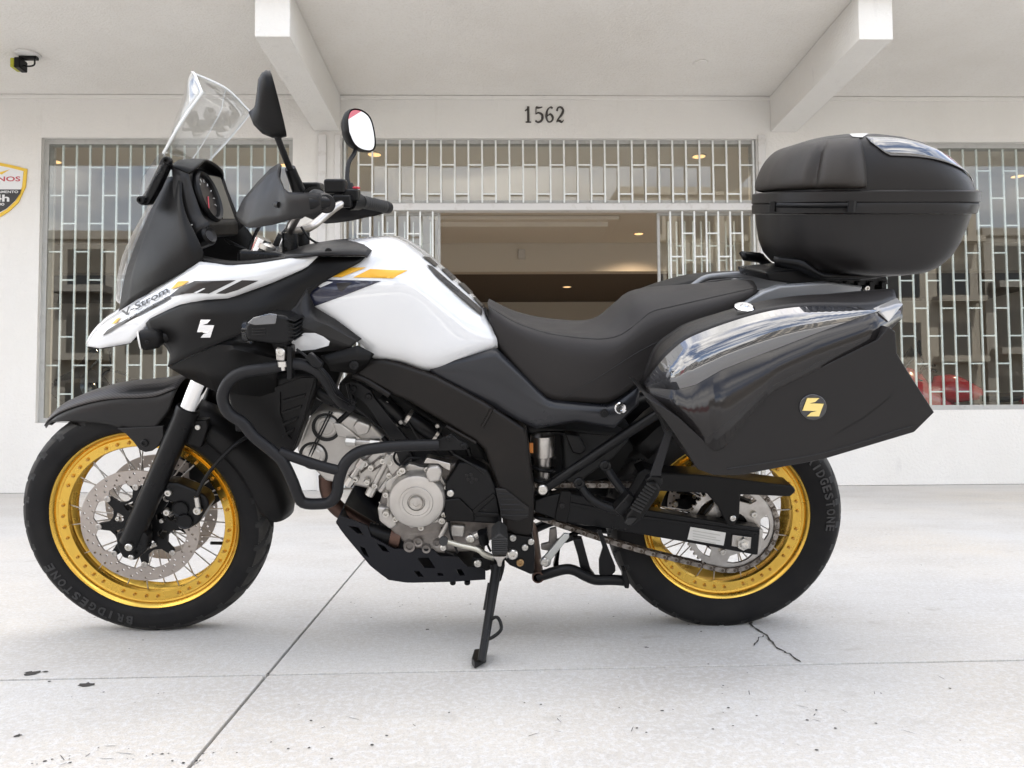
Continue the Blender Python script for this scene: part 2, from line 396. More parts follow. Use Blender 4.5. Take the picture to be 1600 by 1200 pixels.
Mt['pane'] = glass('window_glass', (.93, .95, .94), 1.58)
Mt['lamp'] = mat('lit_downlight', (.9, .6, .3), .5, emit=((1, .58, .25), .42))
Mt['facadeA'] = surf_mat('pale_facade', (.36, .34, .31), [((.4, .4, .2), (.30, .28, .25), .4, .7, .8, 5)], .8)
Mt['facadeB'] = surf_mat('cream_facade', (.46, .42, .36), [((.4, .4, .2), (.38, .34, .29), .4, .7, .8, 5)], .8)
Mt['facadeR'] = surf_mat('red_facade', (.42, .05, .06), [((.4, .4, .2), (.34, .05, .05), .4, .7, .8, 5)], .7)
Mt['darkglass'] = mat('dark_window', (.03, .035, .04), .08)
Mt['signwhite'] = mat('sign_white', (.75, .75, .74), .4)
Mt['signyellow'] = mat('sign_yellow', (.80, .52, .04), .4)
Mt['signblack'] = mat('sign_black', (.02, .02, .02), .4)
Mt['signred'] = mat('sign_red', (.50, .05, .07), .4)
Mt['numeral'] = mat('dark_numeral', (.06, .055, .05), .5, .2)
Mt['crack'] = mat('crack_dark', (.05, .045, .04), .9)

ground = make('ground', [(-400, -400, -.14), (400, -400, -.14), (400, 400, -.14), (-400, 400, -.14)], [(0, 1, 2, 3)], 'asphalt'); tag(ground, kind='structure')
pave = empty('pavement', (-.56, 1.77, 0), (0, 0, R_(2.2))); tag(pave, kind='structure')
for i, (x0, x1) in enumerate(((-10.2, -5.1), (-5.1, 0), (0, 5.1), (5.1, 10.2))):
    for (y0, y1) in ((-5.6, 0), (0, 5.2)):
        g = .0036
        box('slab', (x0 + g, y0 + .0055, -.135), (x1 - g, y1 - .0055, 0), 'concrete', pave, bevel=.0012)
joint = make('joint_bed', [(-10.2, -5.6, -.06), (10.2, -5.6, -.06), (10.2, 5.2, -.06), (-10.2, 5.2, -.06)], [(0, 1, 2, 3)], 'crack', pave)
def ribbon(name, pts, wd, parent, inv):
    q = [inv @ ground_pt(*p) for p in pts]; vs = []; rr = random.Random(3)
    q2 = []
    for a, b in zip(q, q[1:]):
        for k in range(5):
            p = a.lerp(b, k / 5); q2.append(p + V((rr.uniform(-1, 1), rr.uniform(-1, 1), 0)) * .004)
    q2.append(q[-1])
    for i, p in enumerate(q2):
        t = (q2[min(i + 1, len(q2) - 1)] - q2[max(0, i - 1)]).normalized(); nrm = V((-t.y, t.x, 0)); ww = wd * rr.uniform(.35, 1.1) * (1 if 0 < i < len(q2) - 1 else .1)
        vs += [p + nrm * ww + V((0, 0, .0015)), p - nrm * ww + V((0, 0, .0015))]
    return make(name, vs, [(2 * i, 2 * i + 1, 2 * i + 3, 2 * i + 2) for i in range(len(q2) - 1)], 'crack', parent, ang=None)
pinv = (M.Translation((-.56, 1.77, 0)) @ M.Rotation(R_(2.2), 4, 'Z')).inverted()
ribbon('crack', [(1170, 966), (1178, 982), (1196, 992), (1212, 1012), (1232, 1022), (1252, 1036)], .0035, pave, pinv)
ribbon('crack', [(1196, 992), (1183, 1000), (1178, 1010)], .002, pave, pinv)
for (x, y, r) in ((50, 1052, .02), (136, 1070, .018), (70, 1050, .008), (28, 1150, .009), (1010, 1012, .006), (668, 984, .007)):   # oil and tar spots
    c = pinv @ ground_pt(x, y); rr = random.Random(x); vs = [(c.x + math.cos(k / 14 * 6.283) * r * rr.uniform(.5, 1.2), c.y + math.sin(k / 14 * 6.283) * r * .8 * rr.uniform(.4, 1.3), .0012) for k in range(14)]
    make('tar_spot', vs, [list(range(14))], 'crack', pave, ang=None)

# grit, hairline scratches and leaf crumbs lying about: one scatter
rr = random.Random(21); vs = []; fs = []
def crumb(c, r, st, ang):
    k = len(vs); n = 6
    for i in range(n):
        g = 2 * math.pi * i / n; x, y = math.cos(g) * r * rr.uniform(.6, 1.2) * st, math.sin(g) * r * rr.uniform(.5, 1.1); vs.append((c.x + x * math.cos(ang) - y * math.sin(ang), c.y + x * math.sin(ang) + y * math.cos(ang), .0014))
    fs.append(list(range(k, k + n)))
for (x, y, n, sx, sy) in ((250, 1180, 24, 160, 14), (80, 1190, 8, 60, 8), (560, 1150, 10, 200, 30), (1000, 1130, 22, 500, 60), (350, 1060, 14, 300, 60), (900, 960, 26, 500, 30), (1350, 900, 26, 220, 60), (1250, 1100, 22, 300, 80), (620, 940, 14, 160, 30), (150, 900, 10, 120, 60), (1400, 820, 16, 180, 25)):
    for i in range(n):
        c = pinv @ ground_pt(x + rr.gauss(0, .5) * sx, min(1195, max(800, y + rr.gauss(0, .5) * sy))); t = rr.random()
        crumb(c, rr.uniform(.0012, .004) if t < .8 else .0009, 1 if t < .8 else rr.uniform(8, 22), rr.uniform(0, 3.14))
gr_ = make('grit', vs, fs, 'crack', pave, ang=None); gr_['kind'] = 'stuff'
YAW = math.atan(.0233)
BL = M.Translation((0, 6.4, 0)) @ M.Rotation(YAW, 4, 'Z'); BLI = BL.inverted()
bld = empty('showroom_building', (0, 6.4, 0), (0, 0, YAW))
tag(bld, 'white rough plaster showroom front under a canopy with two beams, number 1562', 'building')
def wall_pt(x, y, off=0):
    d = BLI.to_3x3() @ ray(x, y); o = BLI @ CAMP; return o + d * ((off - o.y) / d.y)
def ceil_pt(x, y, z):
    d = BLI.to_3x3() @ ray(x, y); o = BLI @ CAMP; return o + d * ((z - o.z) / d.z)
WL = (-3.915, -1.83, .575, 2.955); WR = (2.49, 6.3, .632, 2.93)
def rect(a0, a1, z0, z1): return [(a0, z0), (a1, z0), (a1, z1), (a0, z1)]
plate('wall', [(-9, -.13), (-1.42, -.13), (-1.42, 2.955), (2.10, 2.955), (2.10, -.13), (9, -.13), (9, 3.32), (-9, 3.32)], 0, .22, 'plaster', bld, holes=[rect(*WL), rect(*WR)])
box('canopy_slab', (-9, -1.72, 3.321), (9, .22, 3.62), 'soffit', bld, bevel=.01)
for (a0, a1) in ((-1.655, -1.432), (2.222, 2.445)): box('canopy_beam', (a0, -1.60, 3.012), (a1, -.002, 3.319), 'plaster', bld, bevel=.006)
box('upper_wall', (-9, .02, 3.621), (9, .3, 11.5), 'plaster', bld, bevel=0.01)  # out of view; raised to keep the sun off the forecourt
box('ceiling', (-8.8, .221, 3.1), (8.8, 4.499, 3.2), 'ceilpaint', bld, bevel=0)
box('bulkhead', (-8.8, 4.5, 2.69), (8.8, 4.7, 3.2), 'interior', bld, bevel=.004)
box('lower_ceiling', (-8.8, 4.701, 2.70), (8.8, 7.6, 2.8), 'lowceil', bld, bevel=0)
box('back_wall', (-8.8, 7.4, -.1), (8.8, 7.6, 2.699), 'interior', bld, bevel=0)
box('side_wall', (-9, .221, -.1), (-8.8, 7.6, 3.6), 'interior', bld, bevel=0); box('side_wall', (8.8, .221, -.1), (9, 7.6, 3.6), 'interior', bld, bevel=0)
box('roof_slab', (-9, .301, 3.4), (9, 7.6, 3.6), 'soffit', bld, bevel=0)
box('showroom_floor', (-8.8, .0, -.13), (8.8, 7.4, .006), 'tile', bld, bevel=0)
box('counter', (-1.6, 6.2, .007), (1.9, 6.8, 1.15), 'lowceil', bld, bevel=.01)
for (b0, b1, z0, e) in ((3.0, 3.75, 3.05, 0), (3.12, 3.6, 2.99, .12)): box('ceiling_moulding', (-.95 + e, b0, z0), (1.42 - e, b1, 3.099), 'ceilpaint', bld, bevel=.012)
for s in ((-1.615, -1.545), (-1.475, -1.425)): box('pilaster_strip', (s[0], -.03, 0), (s[1], -.001, 2.98), 'whitewood', bld, bevel=.006)
box('pilaster_strip', (2.105, -.03, 0), (2.17, -.001, 2.98), 'whitewood', bld, bevel=.006)
box('wall_band', (-9, -.014, 3.285), (9, -.001, 3.318), 'plaster', bld, bevel=.004)
def frame_rect(name, a0, a1, z0, z1, wd, b0, b1, m, parent):
    return plate(name, rect(a0, a1, z0, z1), b0, b1, m, parent, holes=[rect(a0 + wd, a1 - wd, z0 + wd, z1 - wd)])
for (a0, a1, z0, z1) in (WL, WR):
    fr = frame_rect('window_frame', a0 + .001, a1 - .001, z0 + .001, z1 - .001, .04, .042, .12, 'alframe', bld)
    box('pane', (a0 + .041, .046, z0 + .041), (a1 - .041, .052, z1 - .041), 'pane', fr, bevel=0)
hdr = box('door_header', (-1.419, .02, 2.345), (2.099, .11, 2.405), 'whitewood', bld, bevel=.005)
frame_rect('transom_frame', -1.419, 2.099, 2.406, 2.954, .03, .045, .11, 'alframe', bld)
box('transom_pane', (-1.388, .052, 2.437), (2.068, .058, 2.923), 'pane', bld, bevel=0)
for (a0, a1) in ((-1.415, -.60), (1.26, 2.095)):
    fr = frame_rect('glass_door', a0, a1, .01, 2.343, .022, .10, .125, 'alframe', bld)
    box('pane', (a0 + .023, .108, .033), (a1 - .023, .114, 2.32), 'pane', fr, bevel=0)
for (x, y, z) in ((85, 252, 3.1), (585, 241, 3.1), (1092, 244, 3.1), (998, 365, 3.1), (1590, 275, 3.1), (448, 258, 3.1), (886, 448, 2.70), (795, 300, 3.1)):
    c = ceil_pt(x, y, z)
    if abs(x - 795) < 1: continue
    lp = lathe('downlight', [(0, .075), (-.006, .078), (-.008, .068), (-.003, .06)], 'whitewood', bld, (c.x, c.y, z - .001), (0, 0, 1), 24)
    ld = bpy.data.lights.new('downlight_bulb', 'SPOT'); ld.spot_size = R_(140); ld.spot_blend = .8; ld.energy = 20; ld.color = (1, .72, .45); ld.shadow_soft_size = .05
    lo_ = bpy.data.objects.new('downlight_bulb', ld); link(lo_, lp); lo_.location = (c.x, c.y, z - .03)
    lathe('bulb_face', [(-.004, 0), (-.004, .06)], 'lamp', lp, (c.x, c.y, z - .001), (0, 0, 1), 24)
q = wall_pt(815, 398, 4.49); box('wall_sensor', (q.x - .05, 4.43, q.z - .07), (q.x + .05, 4.498, q.z + .07), 'whitewood', bld, bevel=.01)
q = ceil_pt(1095, 98, 3.32); lathe('ceiling_plate', [(0, 0), (0, .055), (-.006, .055), (-.009, .05), (-.009, 0)], 'soffit', bld, (q.x, q.y, 3.32), (0, 0, 1), 28)
# number 1562, cut as thick-thin serif strokes
def stroke(pts, wds, n=18):
    c = catmull([(p[0], p[1], 0) for p in pts], n); vs = []
    ws = catmull([(w_, 0, 0) for w_ in wds], n) if len(wds) > 2 else [V((wds[0] + (wds[-1] - wds[0]) * i / (n - 1), 0, 0)) for i in range(n)]
    for i, p in enumerate(c):
        t = (c[min(i + 1, n - 1)] - c[max(0, i - 1)]).normalized(); vs += [(p.x - t.y * ws[i].x, p.y + t.x * ws[i].x), (p.x + t.y * ws[i].x, p.y - t.x * ws[i].x)]
    return vs, [(2 * i, 2 * i + 1, 2 * i + 3, 2 * i + 2) for i in range(n - 1)]
DIG = {'1': [([(.12, .74), (.3, .84), (.36, 1)], (.03, .06)), ([(.36, 1), (.36, .02)], (.085, .085)), ([(.16, .03), (.56, .03)], (.03, .03))],
       '5': [([(.16, .95), (.38, .93), (.62, .97)], (.07, .06, .02)), ([(.16, .97), (.14, .52)], (.03, .03)), ([(.14, .54), (.36, .62), (.62, .45), (.56, .14), (.3, .02), (.1, .12)], (.02, .05, .09, .08, .04, .06))],
       '6': [([(.6, .9), (.46, .97), (.24, .82), (.13, .45), (.2, .12), (.38, .03), (.58, .15), (.6, .36), (.42, .54), (.2, .4)], (.06, .03, .06, .09, .08, .03, .07, .08, .03, .02))],
       '2': [([(.14, .74), (.22, .93), (.42, .97), (.6, .8), (.5, .52), (.2, .2), (.1, .06)], (.07, .05, .04, .09, .07, .03, .02)), ([(.1, .06), (.3, .12), (.48, .04), (.64, .16)], (.03, .05, .07, .02))]}
q0 = wall_pt(818, 191, -.012); q1 = wall_pt(884, 191, -.012); q2 = wall_pt(818, 166, -.012); Wd = (q1.x - q0.x) / 4; Hd = q2.z - q0.z
for i, d in enumerate('1562'):
    vs = []; fs = []
    for (pts, wds) in DIG[d]:
        a, b = stroke(pts, wds); k = len(vs); vs += a; fs += [tuple(k + j for j in f) for f in b]
    o = make('house_numeral', [(q0.x + i * Wd + x * Wd * 1.28, -.004, q0.z + y * Hd) for x, y in vs], fs, 'numeral', bld, ang=30, solid=.012); o['label'] = 'dark serif digit %s of the house number' % d
# security grilles: upright bars with staggered rungs
def grille(label, a0, a1, z0, z1, pitch, z_first, period, b, group, bw=.0145):
    g = empty('security_grille', BL @ V(((a0 + a1) / 2, b, z0)), (0, 0, YAW)); tag(g, label, 'grille', group)
    ac = (a0 + a1) / 2
    n = round((a1 - a0) / pitch); st = (a1 - a0) / n
    bar = None; rung = None
    for i in range(n + 1):
        x = a0 + i * st - ac
        if bar is None: bar = box('bar', (-bw / 2, -.006, 0), (bw / 2, .006, z1 - z0), 'grille', g, bevel=0); o = bar
        else: o = link(bpy.data.objects.new('bar', bar.data), g)
        o.location = (x, 0, 0)
        if i < n:
            k = 0
            while True:
                z = z_first - period * k - (period / 2 if i % 2 == 0 else 0); k += 1
                if z < z0 + .03: break
                if z > z1 - .03: continue
                if rung is None: rung = box('rung', (-st / 2 + bw / 2, -.005, -.006), (st / 2 - bw / 2, .005, .006), 'grille', g, bevel=0); r = rung
                else: r = link(bpy.data.objects.new('rung', rung.data), g)
                r.location = (x + st / 2, 0, z - z0)
    return g
grille('white grille of staggered rungs over the window left of the entrance, behind the windscreen', WL[0] + .03, WL[1] - .03, WL[2] + .004, WL[3] - .004, .1135, 2.725, .478, .075, None)
grille('white grille of staggered rungs over the window right of the entrance, behind the top case', WR[0] + .03, WR[1] - .03, WR[2] + .004, WR[3] - .004, .119, 2.70, .478, .075, None)
grille('low wide white grille across the transom above the open entrance', -1.40, 2.08, 2.41, 2.95, .117, 2.735, .5, .03, None)
grille('tall white grille at the left of the entrance, behind the handlebar grip', -1.40, -.66, .02, 2.34, .105, 2.15, .40, .045, None, .014)
grille('tall white grille at the right of the entrance, beside the top case', 1.36, 2.08, .02, 2.34, .105, 2.15, .40, .045, None, .014)
grille('inner folded grille behind the right entrance glass', 1.40, 2.06, .02, 2.32, .075, 2.1, .26, .30, None, .012)
grille('inner folded grille behind the left entrance glass', -1.38, -.70, .02, 2.32, .075, 2.1, .26, .30, None, .012)
# shield sign on the wall, cut by the left frame edge
sg = empty('security_sign', BL @ V((-4.21, -.002, 2.52)), (0, 0, YAW)); tag(sg, 'shield shaped yellow edged security sign with 24h on the wall at far left', 'sign')
c0 = wall_pt(-2, 296, 0)
def shield(s, dz=0): return [(x * s, z * s + dz) for x, z in ((-.235, .17), (-.12, .20), (0, .225), (.12, .20), (.235, .17), (.225, .02), (.17, -.11), (.09, -.19), (0, -.245), (-.09, -.19), (-.17, -.11), (-.225, .02))]
sg.location = BL @ V((c0.x, 0, c0.z))
plate('border', shield(1), -.012, -.001, 'signyellow', sg, bevel=.002)
plate('face', shield(.88), -.0145, -.0121, 'signwhite', sg, bevel=0)
plate('lower_field', [(-.205, -.005), (.195, -.005), (.185, -.04), (.145, -.10), (.078, -.165), (0, -.208), (-.078, -.165), (-.145, -.10), (-.195, -.04)], -.0165, -.0146, 'signblack', sg, bevel=0)
def flat_text(name, s, x0, x1, z0, z1, b, m, parent, bold=.01):
    vs, fs = text2d(s, bold); return make(name, [(x0 + (x1 - x0) * x, b, z0 + (z1 - z0) * y) for x, y in vs], fs, m, parent, ang=None)
flat_text('lettering', 'KRONOS', -.20, .185, .065, .105, -.0156, 'signred', sg, .02)
flat_text('lettering', 'MONITORAMENTO', -.18, .17, -.035, -.015, -.0172, 'signwhite', sg, .015)
flat_text('lettering', '24h', -.10, .10, -.105, -.048, -.0172, 'signwhite', sg, .03)
flat_text('lettering', '0800', -.05, .06, -.14, -.118, -.0172, 'signwhite', sg, .01)
make('swoosh', [(.0, -.0156, .135), (.10, -.0156, .165), (.03, -.0156, .12), (.06, -.0156, .14)], [(0, 2, 3), (0, 3, 1)], 'signyellow', sg, ang=None)
# ceiling floodlight / sensor
q = ceil_pt(44, 84, 3.32)
cs = empty('ceiling_floodlight', BL @ V((q.x, q.y, 3.32)), (0, 0, YAW)); tag(cs, 'small black bracket lamp with yellow green face under the canopy at far left', 'lamp')
lathe('base', [(0, 0), (0, .085), (-.012, .085), (-.02, .07), (-.022, 0)], 'whitewood', cs, (0, 0, -.001), (0, 0, 1), 28)
box('arm', (-.06, -.02, -.045), (.07, .02, -.022), 'black', cs, bevel=.004)
tube('cable', [(.05, 0, -.04), (.045, 0, -.085), (0, 0, -.095), (-.04, 0, -.085)], .006, 'black', cs)
box('body', (-.075, -.05, -.125), (-.03, .05, -.045), 'black', cs, bevel=.008)
box('lens', (-.105, -.045, -.12), (-.0755, .045, -.05), mat('yellow_green_lens', (.42, .42, .03), .4), cs, bevel=.006)

# added red and white fascia out of view, shaped for its reflection in the far mirror
nb = empty('mirror_board', BL @ V((7.6, -.2, 4.9)), (0, 0, YAW)); tag(nb, 'unseen red and white fascia on the upper wall further right', 'board')
plate('board_face', [(-1.2, -.2), (1.3, -.2), (1.3, 1.5), (-1.2, 1.5)], -.12, .19, 'signred', nb, bevel=.01)
plate('board_stripe', [(-1.2, -.15), (1.3, .25), (1.3, .95), (-1.2, .55)], -.135, -.121, 'signwhite', nb, bevel=.002)
plate('board_wedge', [(-1.0, -.2), (.9, -.2), (-.1, .2)], -.15, -.136, 'signblack', nb, bevel=.002)
# the other side of the street, seen only as reflections
def far_building(label, x, y, wd, dp, h, m, nx, nz):
    e = empty('apartment_block', (x, y, -.14)); tag(e, label, 'building', 'blocks across the street')
    box('wall', (-wd / 2, -dp, 0), (wd / 2, 0, h), m, e, bevel=0)
    box('parapet', (-wd / 2 - .1, -dp - .1, h + .001), (wd / 2 + .1, .1, h + .35), m, e, bevel=0)
    wn = None
    for i in range(nx):
        for j in range(nz):
            cx = -wd / 2 + (i + .5) * wd / nx; cz = (j + .5) * h / nz + .2
            if wn is None:
                wn = box('window', (-wd / nx * .32, .001, -h / nz * .28), (wd / nx * .32, .05, h / nz * .28), 'darkglass', e, bevel=0); o = wn
            else: o = link(bpy.data.objects.new('window', wn.data), e)
            o.location = (cx, 0, cz)
            if j and i % 2 == 0: box('balcony', (cx - wd / nx * .45, .06, cz - h / nz * .40), (cx + wd / nx * .45, .8, cz - h / nz * .30), m, e, bevel=0)
far_building('cream apartment block across the street, reflected in the right window', 14, -20, 16, 10, 10.5, 'facadeB', 7, 4)
far_building('grey apartment block across the street, reflected in the left window', -15, -19, 14, 10, 8.2, 'facadeA', 6, 3)
far_building('low pale shop across the street, behind the photographer', -1, -22, 13, 9, 5.2, 'facadeA', 5, 2)
far_building('long grey block across the street at far right', 34, -21, 22, 10, 9, 'facadeA', 8, 3)  # unseen; carries the row on to hold back low sky light
far_building('long cream block across the street at far left', -45, -21, 22, 10, 9, 'facadeB', 8, 3)  # unseen block added to cut fill from the low sky
far_building('red shop across the street at far left', -28, -21, 11, 9, 6, 'facadeR', 4, 2)

# ================================================================== MOTORCYCLE
bike = empty('motorcycle', BIKE_O, BIKE_R)
tag(bike, 'white and black adventure motorcycle with gold spoked wheels and luggage, leaning on its side stand', 'motorcycle')
FW = V((-.78, 0, .327)); RW = V((.78, 0, .319))
def circle(c, r, n, ph=0): return [(c[0] + r * math.cos(2 * math.pi * i / n + ph), c[1] + r * math.sin(2 * math.pi * i / n + ph)) for i in range(n)]

def tyre(name, c, R, hw, bead, parent, side, n=420):
    half = [(bead[1], bead[0]), (bead[1] + .004, bead[0] + .006), (hw * .93, R * .80), (hw * 1.0, R * .865), (hw * .985, R * .905), (hw * .90, R * .942), (hw * .80, R * .963), (hw * .66, R * .979), (hw * .5, R * .989), (hw * .34, R * .9955), (hw * .17, R * .999)]
    prof = [(-v, r) for v, r in half] + [(0, R)] + [(v, r) for v, r in reversed(half)]
    p2 = catmull([(v, r, 0) for v, r in prof], 57); vs = []; fs = []; N = len(p2); kk = []; rr0 = []
    for s in range(n):
        g = 2 * math.pi * s / n
        for p in p2:
            r = p.y; a = abs(p.x) / hw; k = 0
            if r > R * .915:                                       # tread: swept grooves cut into the crown and shoulder
                ph = (s / n * 28 + a * 1.25 * (1 if p.x > 0 else 1) + (.5 if p.x > 0 else 0)) % 1
                if .10 < a < .99 and ph < .2: k = .007
                ph2 = (s / n * 28 - a * .7 + .45) % 1
                if a < .45 and ph2 < .14: k = .005
            kk.append(k > 0); rr0.append(r); r -= k; vs.append((c.x + math.cos(g) * r, p.x, c.z + math.sin(g) * r))
    for s in range(n):
        for i in range(N - 1): fs.append((s * N + i, ((s + 1) % n) * N + i, ((s + 1) % n) * N + i + 1, s * N + i + 1))
    o = make(name, vs, fs, 'rubber', parent, ang=32, fix=False); o.data.materials.append(Mt['tread']); o.data.materials.append(Mt['void'])
    for f, p in zip(fs, o.data.polygons):
        if any(kk[i] for i in f): p.material_index = 2  # groove faces painted near black, their shade put into the colour
        elif all(rr0[i] > R * .93 for i in f): p.material_index = 1
    return o
def arc_text(s, c, r, v, h, a0, step, m, parent, inward=True):
    for i, ch in enumerate(s):
        vs, fs = text2d(ch, .03); wd = h * (.26 if ch == 'I' else .78); g = a0 + step * i
        # letters stand with their tops towards the rim edge
        t = V((-math.sin(g), 0, math.cos(g))); rd = V((math.cos(g), 0, math.sin(g)))
        ex = -t if step < 0 else t; ey = rd if step < 0 else -rd
        o = V((c.x, 0, c.z)) + rd * r
        pts = [o + ex * ((x - .5) * wd) + ey * ((y - .5) * h) + V((0, v + abs((y - .5)) * .0015, 0)) for x, y in vs]
        make('sidewall_letter', pts, fs, m, parent, ang=None, solid=.0012)
def wheel(name, c, R, hw, rim_r, lip, parent, hubprof, groups, hub_mat='black'):
    hub = lathe(name, hubprof, hub_mat, parent, (c.x, 0, c.z), (0, 1, 0), 40)
    tyre('tyre', c, R, hw, (rim_r - .008, lip - .004), hub, 1)
    L = lip
    rp = [(-L, rim_r), (-L - .003, rim_r - .003), (-L + .001, rim_r - .010), (-L + .010, rim_r - .0135), (-L + .012, rim_r - .0185), (-L + .007, rim_r - .022), (-L + .011, rim_r - .044), (-L + .018, rim_r - .047), (-L + .026, rim_r - .043), (-.008, rim_r - .033)]
    prof = rp + [(-v, r) for v, r in reversed(rp)] + [(L - .006, rim_r - .004), (L - .02, rim_r - .012), (-L + .02, rim_r - .012), (-L + .006, rim_r - .004)]
    lathe('rim', prof, 'gold', hub, (c.x, 0, c.z), (0, 1, 0), 120, closed=True, ang=40)
    nip = None; spoke = None; rn = rim_r - .033
    for gi in range(groups):
        for k in range(4):
            a = 2 * math.pi * (gi + (k - 1.5) * .205 + .5) / groups
            d = V((math.cos(a), 0, math.sin(a))); p = V((c.x, 0, c.z)) + d * rn
            for s in (-1, 1):
                bolt('spoke_nipple', p + V((0, s * (L - .0095), 0)), .0042, .006, 'goldnip', hub, (0, s, 0))
            s = -1 if k % 2 == 0 else 1; tw = (1 if k < 2 else -1) * R_(24)
            hb = V((c.x + math.cos(a + tw) * .042, s * hubprof_flange[name], c.z + math.sin(a + tw) * .042))
            ro = V((c.x, 0, c.z)) + d * (rim_r - .036) + V((0, s * (L - .022), 0))
            if spoke is None:
                spoke = tube('spoke', [(0, 0, 0), (0, 0, 1)], .0019, 'steel', hub, seg=6); o = spoke; o.data = o.data.copy()
            else: o = link(bpy.data.objects.new('spoke', spoke.data), hub)
            dd = ro - hb; o.matrix_local = M.Translation(hb) @ dd.to_track_quat('Z', 'Y').to_matrix().to_4x4() @ M.Diagonal((1, 1, dd.length, 1))
    return hub
Mt['goldnip'] = mat('nipple_brass', (.60, .36, .10), .35, 1.)
hubprof_flange = {'front_wheel': .035, 'rear_wheel': .045}
fw = wheel('front_wheel', FW, .327, .056, .2525, .040, bike, [(-.055, 0), (-.055, .022), (-.05, .03), (-.04, .032), (-.038, .05), (-.03, .05), (-.026, .034), (.026, .034), (.03, .05), (.038, .05), (.04, .032), (.055, .022), (.055, 0)], 9)
rw = wheel('rear_wheel', RW, .319, .075, .2275, .056, bike, [(-.075, 0), (-.075, .03), (-.06, .05), (-.05, .052), (-.048, .062), (-.04, .062), (-.034, .045), (.034, .045), (.04, .062), (.048, .062), (.05, .052), (.075, .03), (.075, 0)], 9)
arc_text('BRIDGESTONE', FW, .2845, -.0572, .0225, R_(-103), R_(-5.2), 'rubber2', fw)
arc_text('BRIDGESTONE', RW, .2745, -.0765, .022, R_(45), R_(-4.75), 'rubber2', rw)
tube('valve_stem', [FW + V((.192, -.012, -.075)), FW + V((.165, -.03, -.066))], .0045, 'black', fw)

def disc(name, c, v, ro, ri, th, nh, parent, lugs=8):
    holes = []
    for i in range(nh):
        a = 2 * math.pi * i / nh
        for j, (rr, of) in enumerate(((ro * .945, 0), (ro * .88, .33), (ro * .815, .66))): holes.append(circle((c.x + rr * math.cos(a + of * 2 * math.pi / nh), c.z + rr * math.sin(a + of * 2 * math.pi / nh)), .0034, 7))
    inner = []
    for i in range(lugs * 12):
        a = 2 * math.pi * i / (lugs * 12); k = math.cos(a * lugs); r = ri - (.011 if k > .72 else (.0 if k < .3 else .011 * (k - .3) / .42)); inner.append((c.x + r * math.cos(a), c.z + r * math.sin(a)))
    d = plate(name, circle((c.x, c.z), ro, 96), v - th / 2, v + th / 2, 'disc', parent, holes=holes + [inner])
    return d
def carrier(name, c, v, parent, lugs=8, ro=.112, m='black'):
    pts = []; holes = []
    for i in range(lugs * 10):
        a = 2 * math.pi * i / (lugs * 10); k = math.cos(a * lugs); r = .082 + (.030 * max(0, (k - .35) / .65) ** .5 if k > .35 else -.006 * (.35 - k)); pts.append((c.x + r * math.cos(a), c.z + r * math.sin(a)))
    for i in range(lugs):
        a = 2 * math.pi * (i + .5) / lugs; holes.append([(c.x + rr * math.cos(a + da), c.z + rr * math.sin(a + da)) for rr, da in ((.070, -.2), (.070, .2), (.052, .22), (.046, 0), (.052, -.22))])
    cr = plate(name, pts, v - .004, v + .004, m, parent, holes=holes)
    for i in range(lugs):
        a = 2 * math.pi * i / lugs; bolt('disc_bobbin', (c.x + .1085 * math.cos(a), v - .0045, c.z + .1085 * math.sin(a)), .0085, .004, 'steel', parent)
    for i in range(5):
        a = 2 * math.pi * (i + .2) / 5; bolt('carrier_bolt', (c.x + .060 * math.cos(a), v - .0045, c.z + .060 * math.sin(a)), .006, .006, 'bolt', parent)
    return cr
for s in (-1, 1):
    disc('brake_disc', FW, s * .066, .155, .122, .0045, 24, fw); carrier('disc_carrier', FW, s * .062, fw)
disc('brake_disc', RW, .085, .13, .098, .005, 22, rw); carrier('disc_carrier', RW, .082, rw, 6)
lathe('axle_end', [(-.122, 0), (-.122, .012), (-.118, .016), (-.07, .016), (-.07, .03), (-.05, .03)], 'steel', fw, (FW.x, 0, FW.z), (0, 1, 0), 24)

# ---- fork
def leg(s):
    a, b, c_, t = (V((-.792, s * .105, .300)), V((-.613, s * .105, .648)), V((-.585, s * .105, .705)), V((-.395, s * .105, 1.075)))
    o = tube('fork_leg', [a, a.lerp(b, .5), b], .0275, 'black', bike, 20, spline=False)
    tube('stanchion', [b - (b - a).normalized() * .02, t], .0222, 'chrome', o, 20, spline=False)
    lathe('dust_seal', [(-.012, .0285), (.004, .030), (.010, .028), (.012, .022)], 'black', o, b, (t - b).normalized(), 24)
    bolt('axle_clamp_bolt', a + V((.012, s * .028, .0)), .010, .010, 'bolt', o, (0, s, 0)); bolt('axle_clamp_bolt', a + V((.012, s * .026, -.03)), .007, .006, 'bolt', o, (0, s, 0))
    plate('axle_lug', [V((a.x + x, 0, a.z + z)) for x, z in ((-.028, .03), (.03, .05), (.052, .02), (.046, -.02), (.012, -.048), (-.018, -.04), (-.03, -.01))], s * .118, s * .082, 'black', o, bevel=.006)
    # brake caliper behind the leg
    cal = plate('brake_caliper', cA.L([(700, 522), (760, 530), (830, 558), (878, 585), (895, 622), (872, 658), (850, 700), (800, 730), (765, 715), (738, 665), (742, 615), (702, 602)], -.10), s * .105, s * .052, 'black', bike, bevel=.008, seg=3)
    for (x, y) in ((770, 640), (788, 692)): q = cA(x, y, -.105); lathe('caliper_piston_cover', [(0, .0), (0, .017), (-.004, .021), (.012, .022)], 'black', cal, (q.x, s * .107, q.z), (0, s * -1 * -1, 0) if s > 0 else (0, 1, 0), 20)
    for (x, y) in ((718, 572), (712, 655)): q = cA(x, y, -.11); bolt('caliper_bolt', (q.x, s * .104, q.z), .0095, .012, 'bolt', cal, (0, s, 0))
    return o
leg(-1); leg(1)
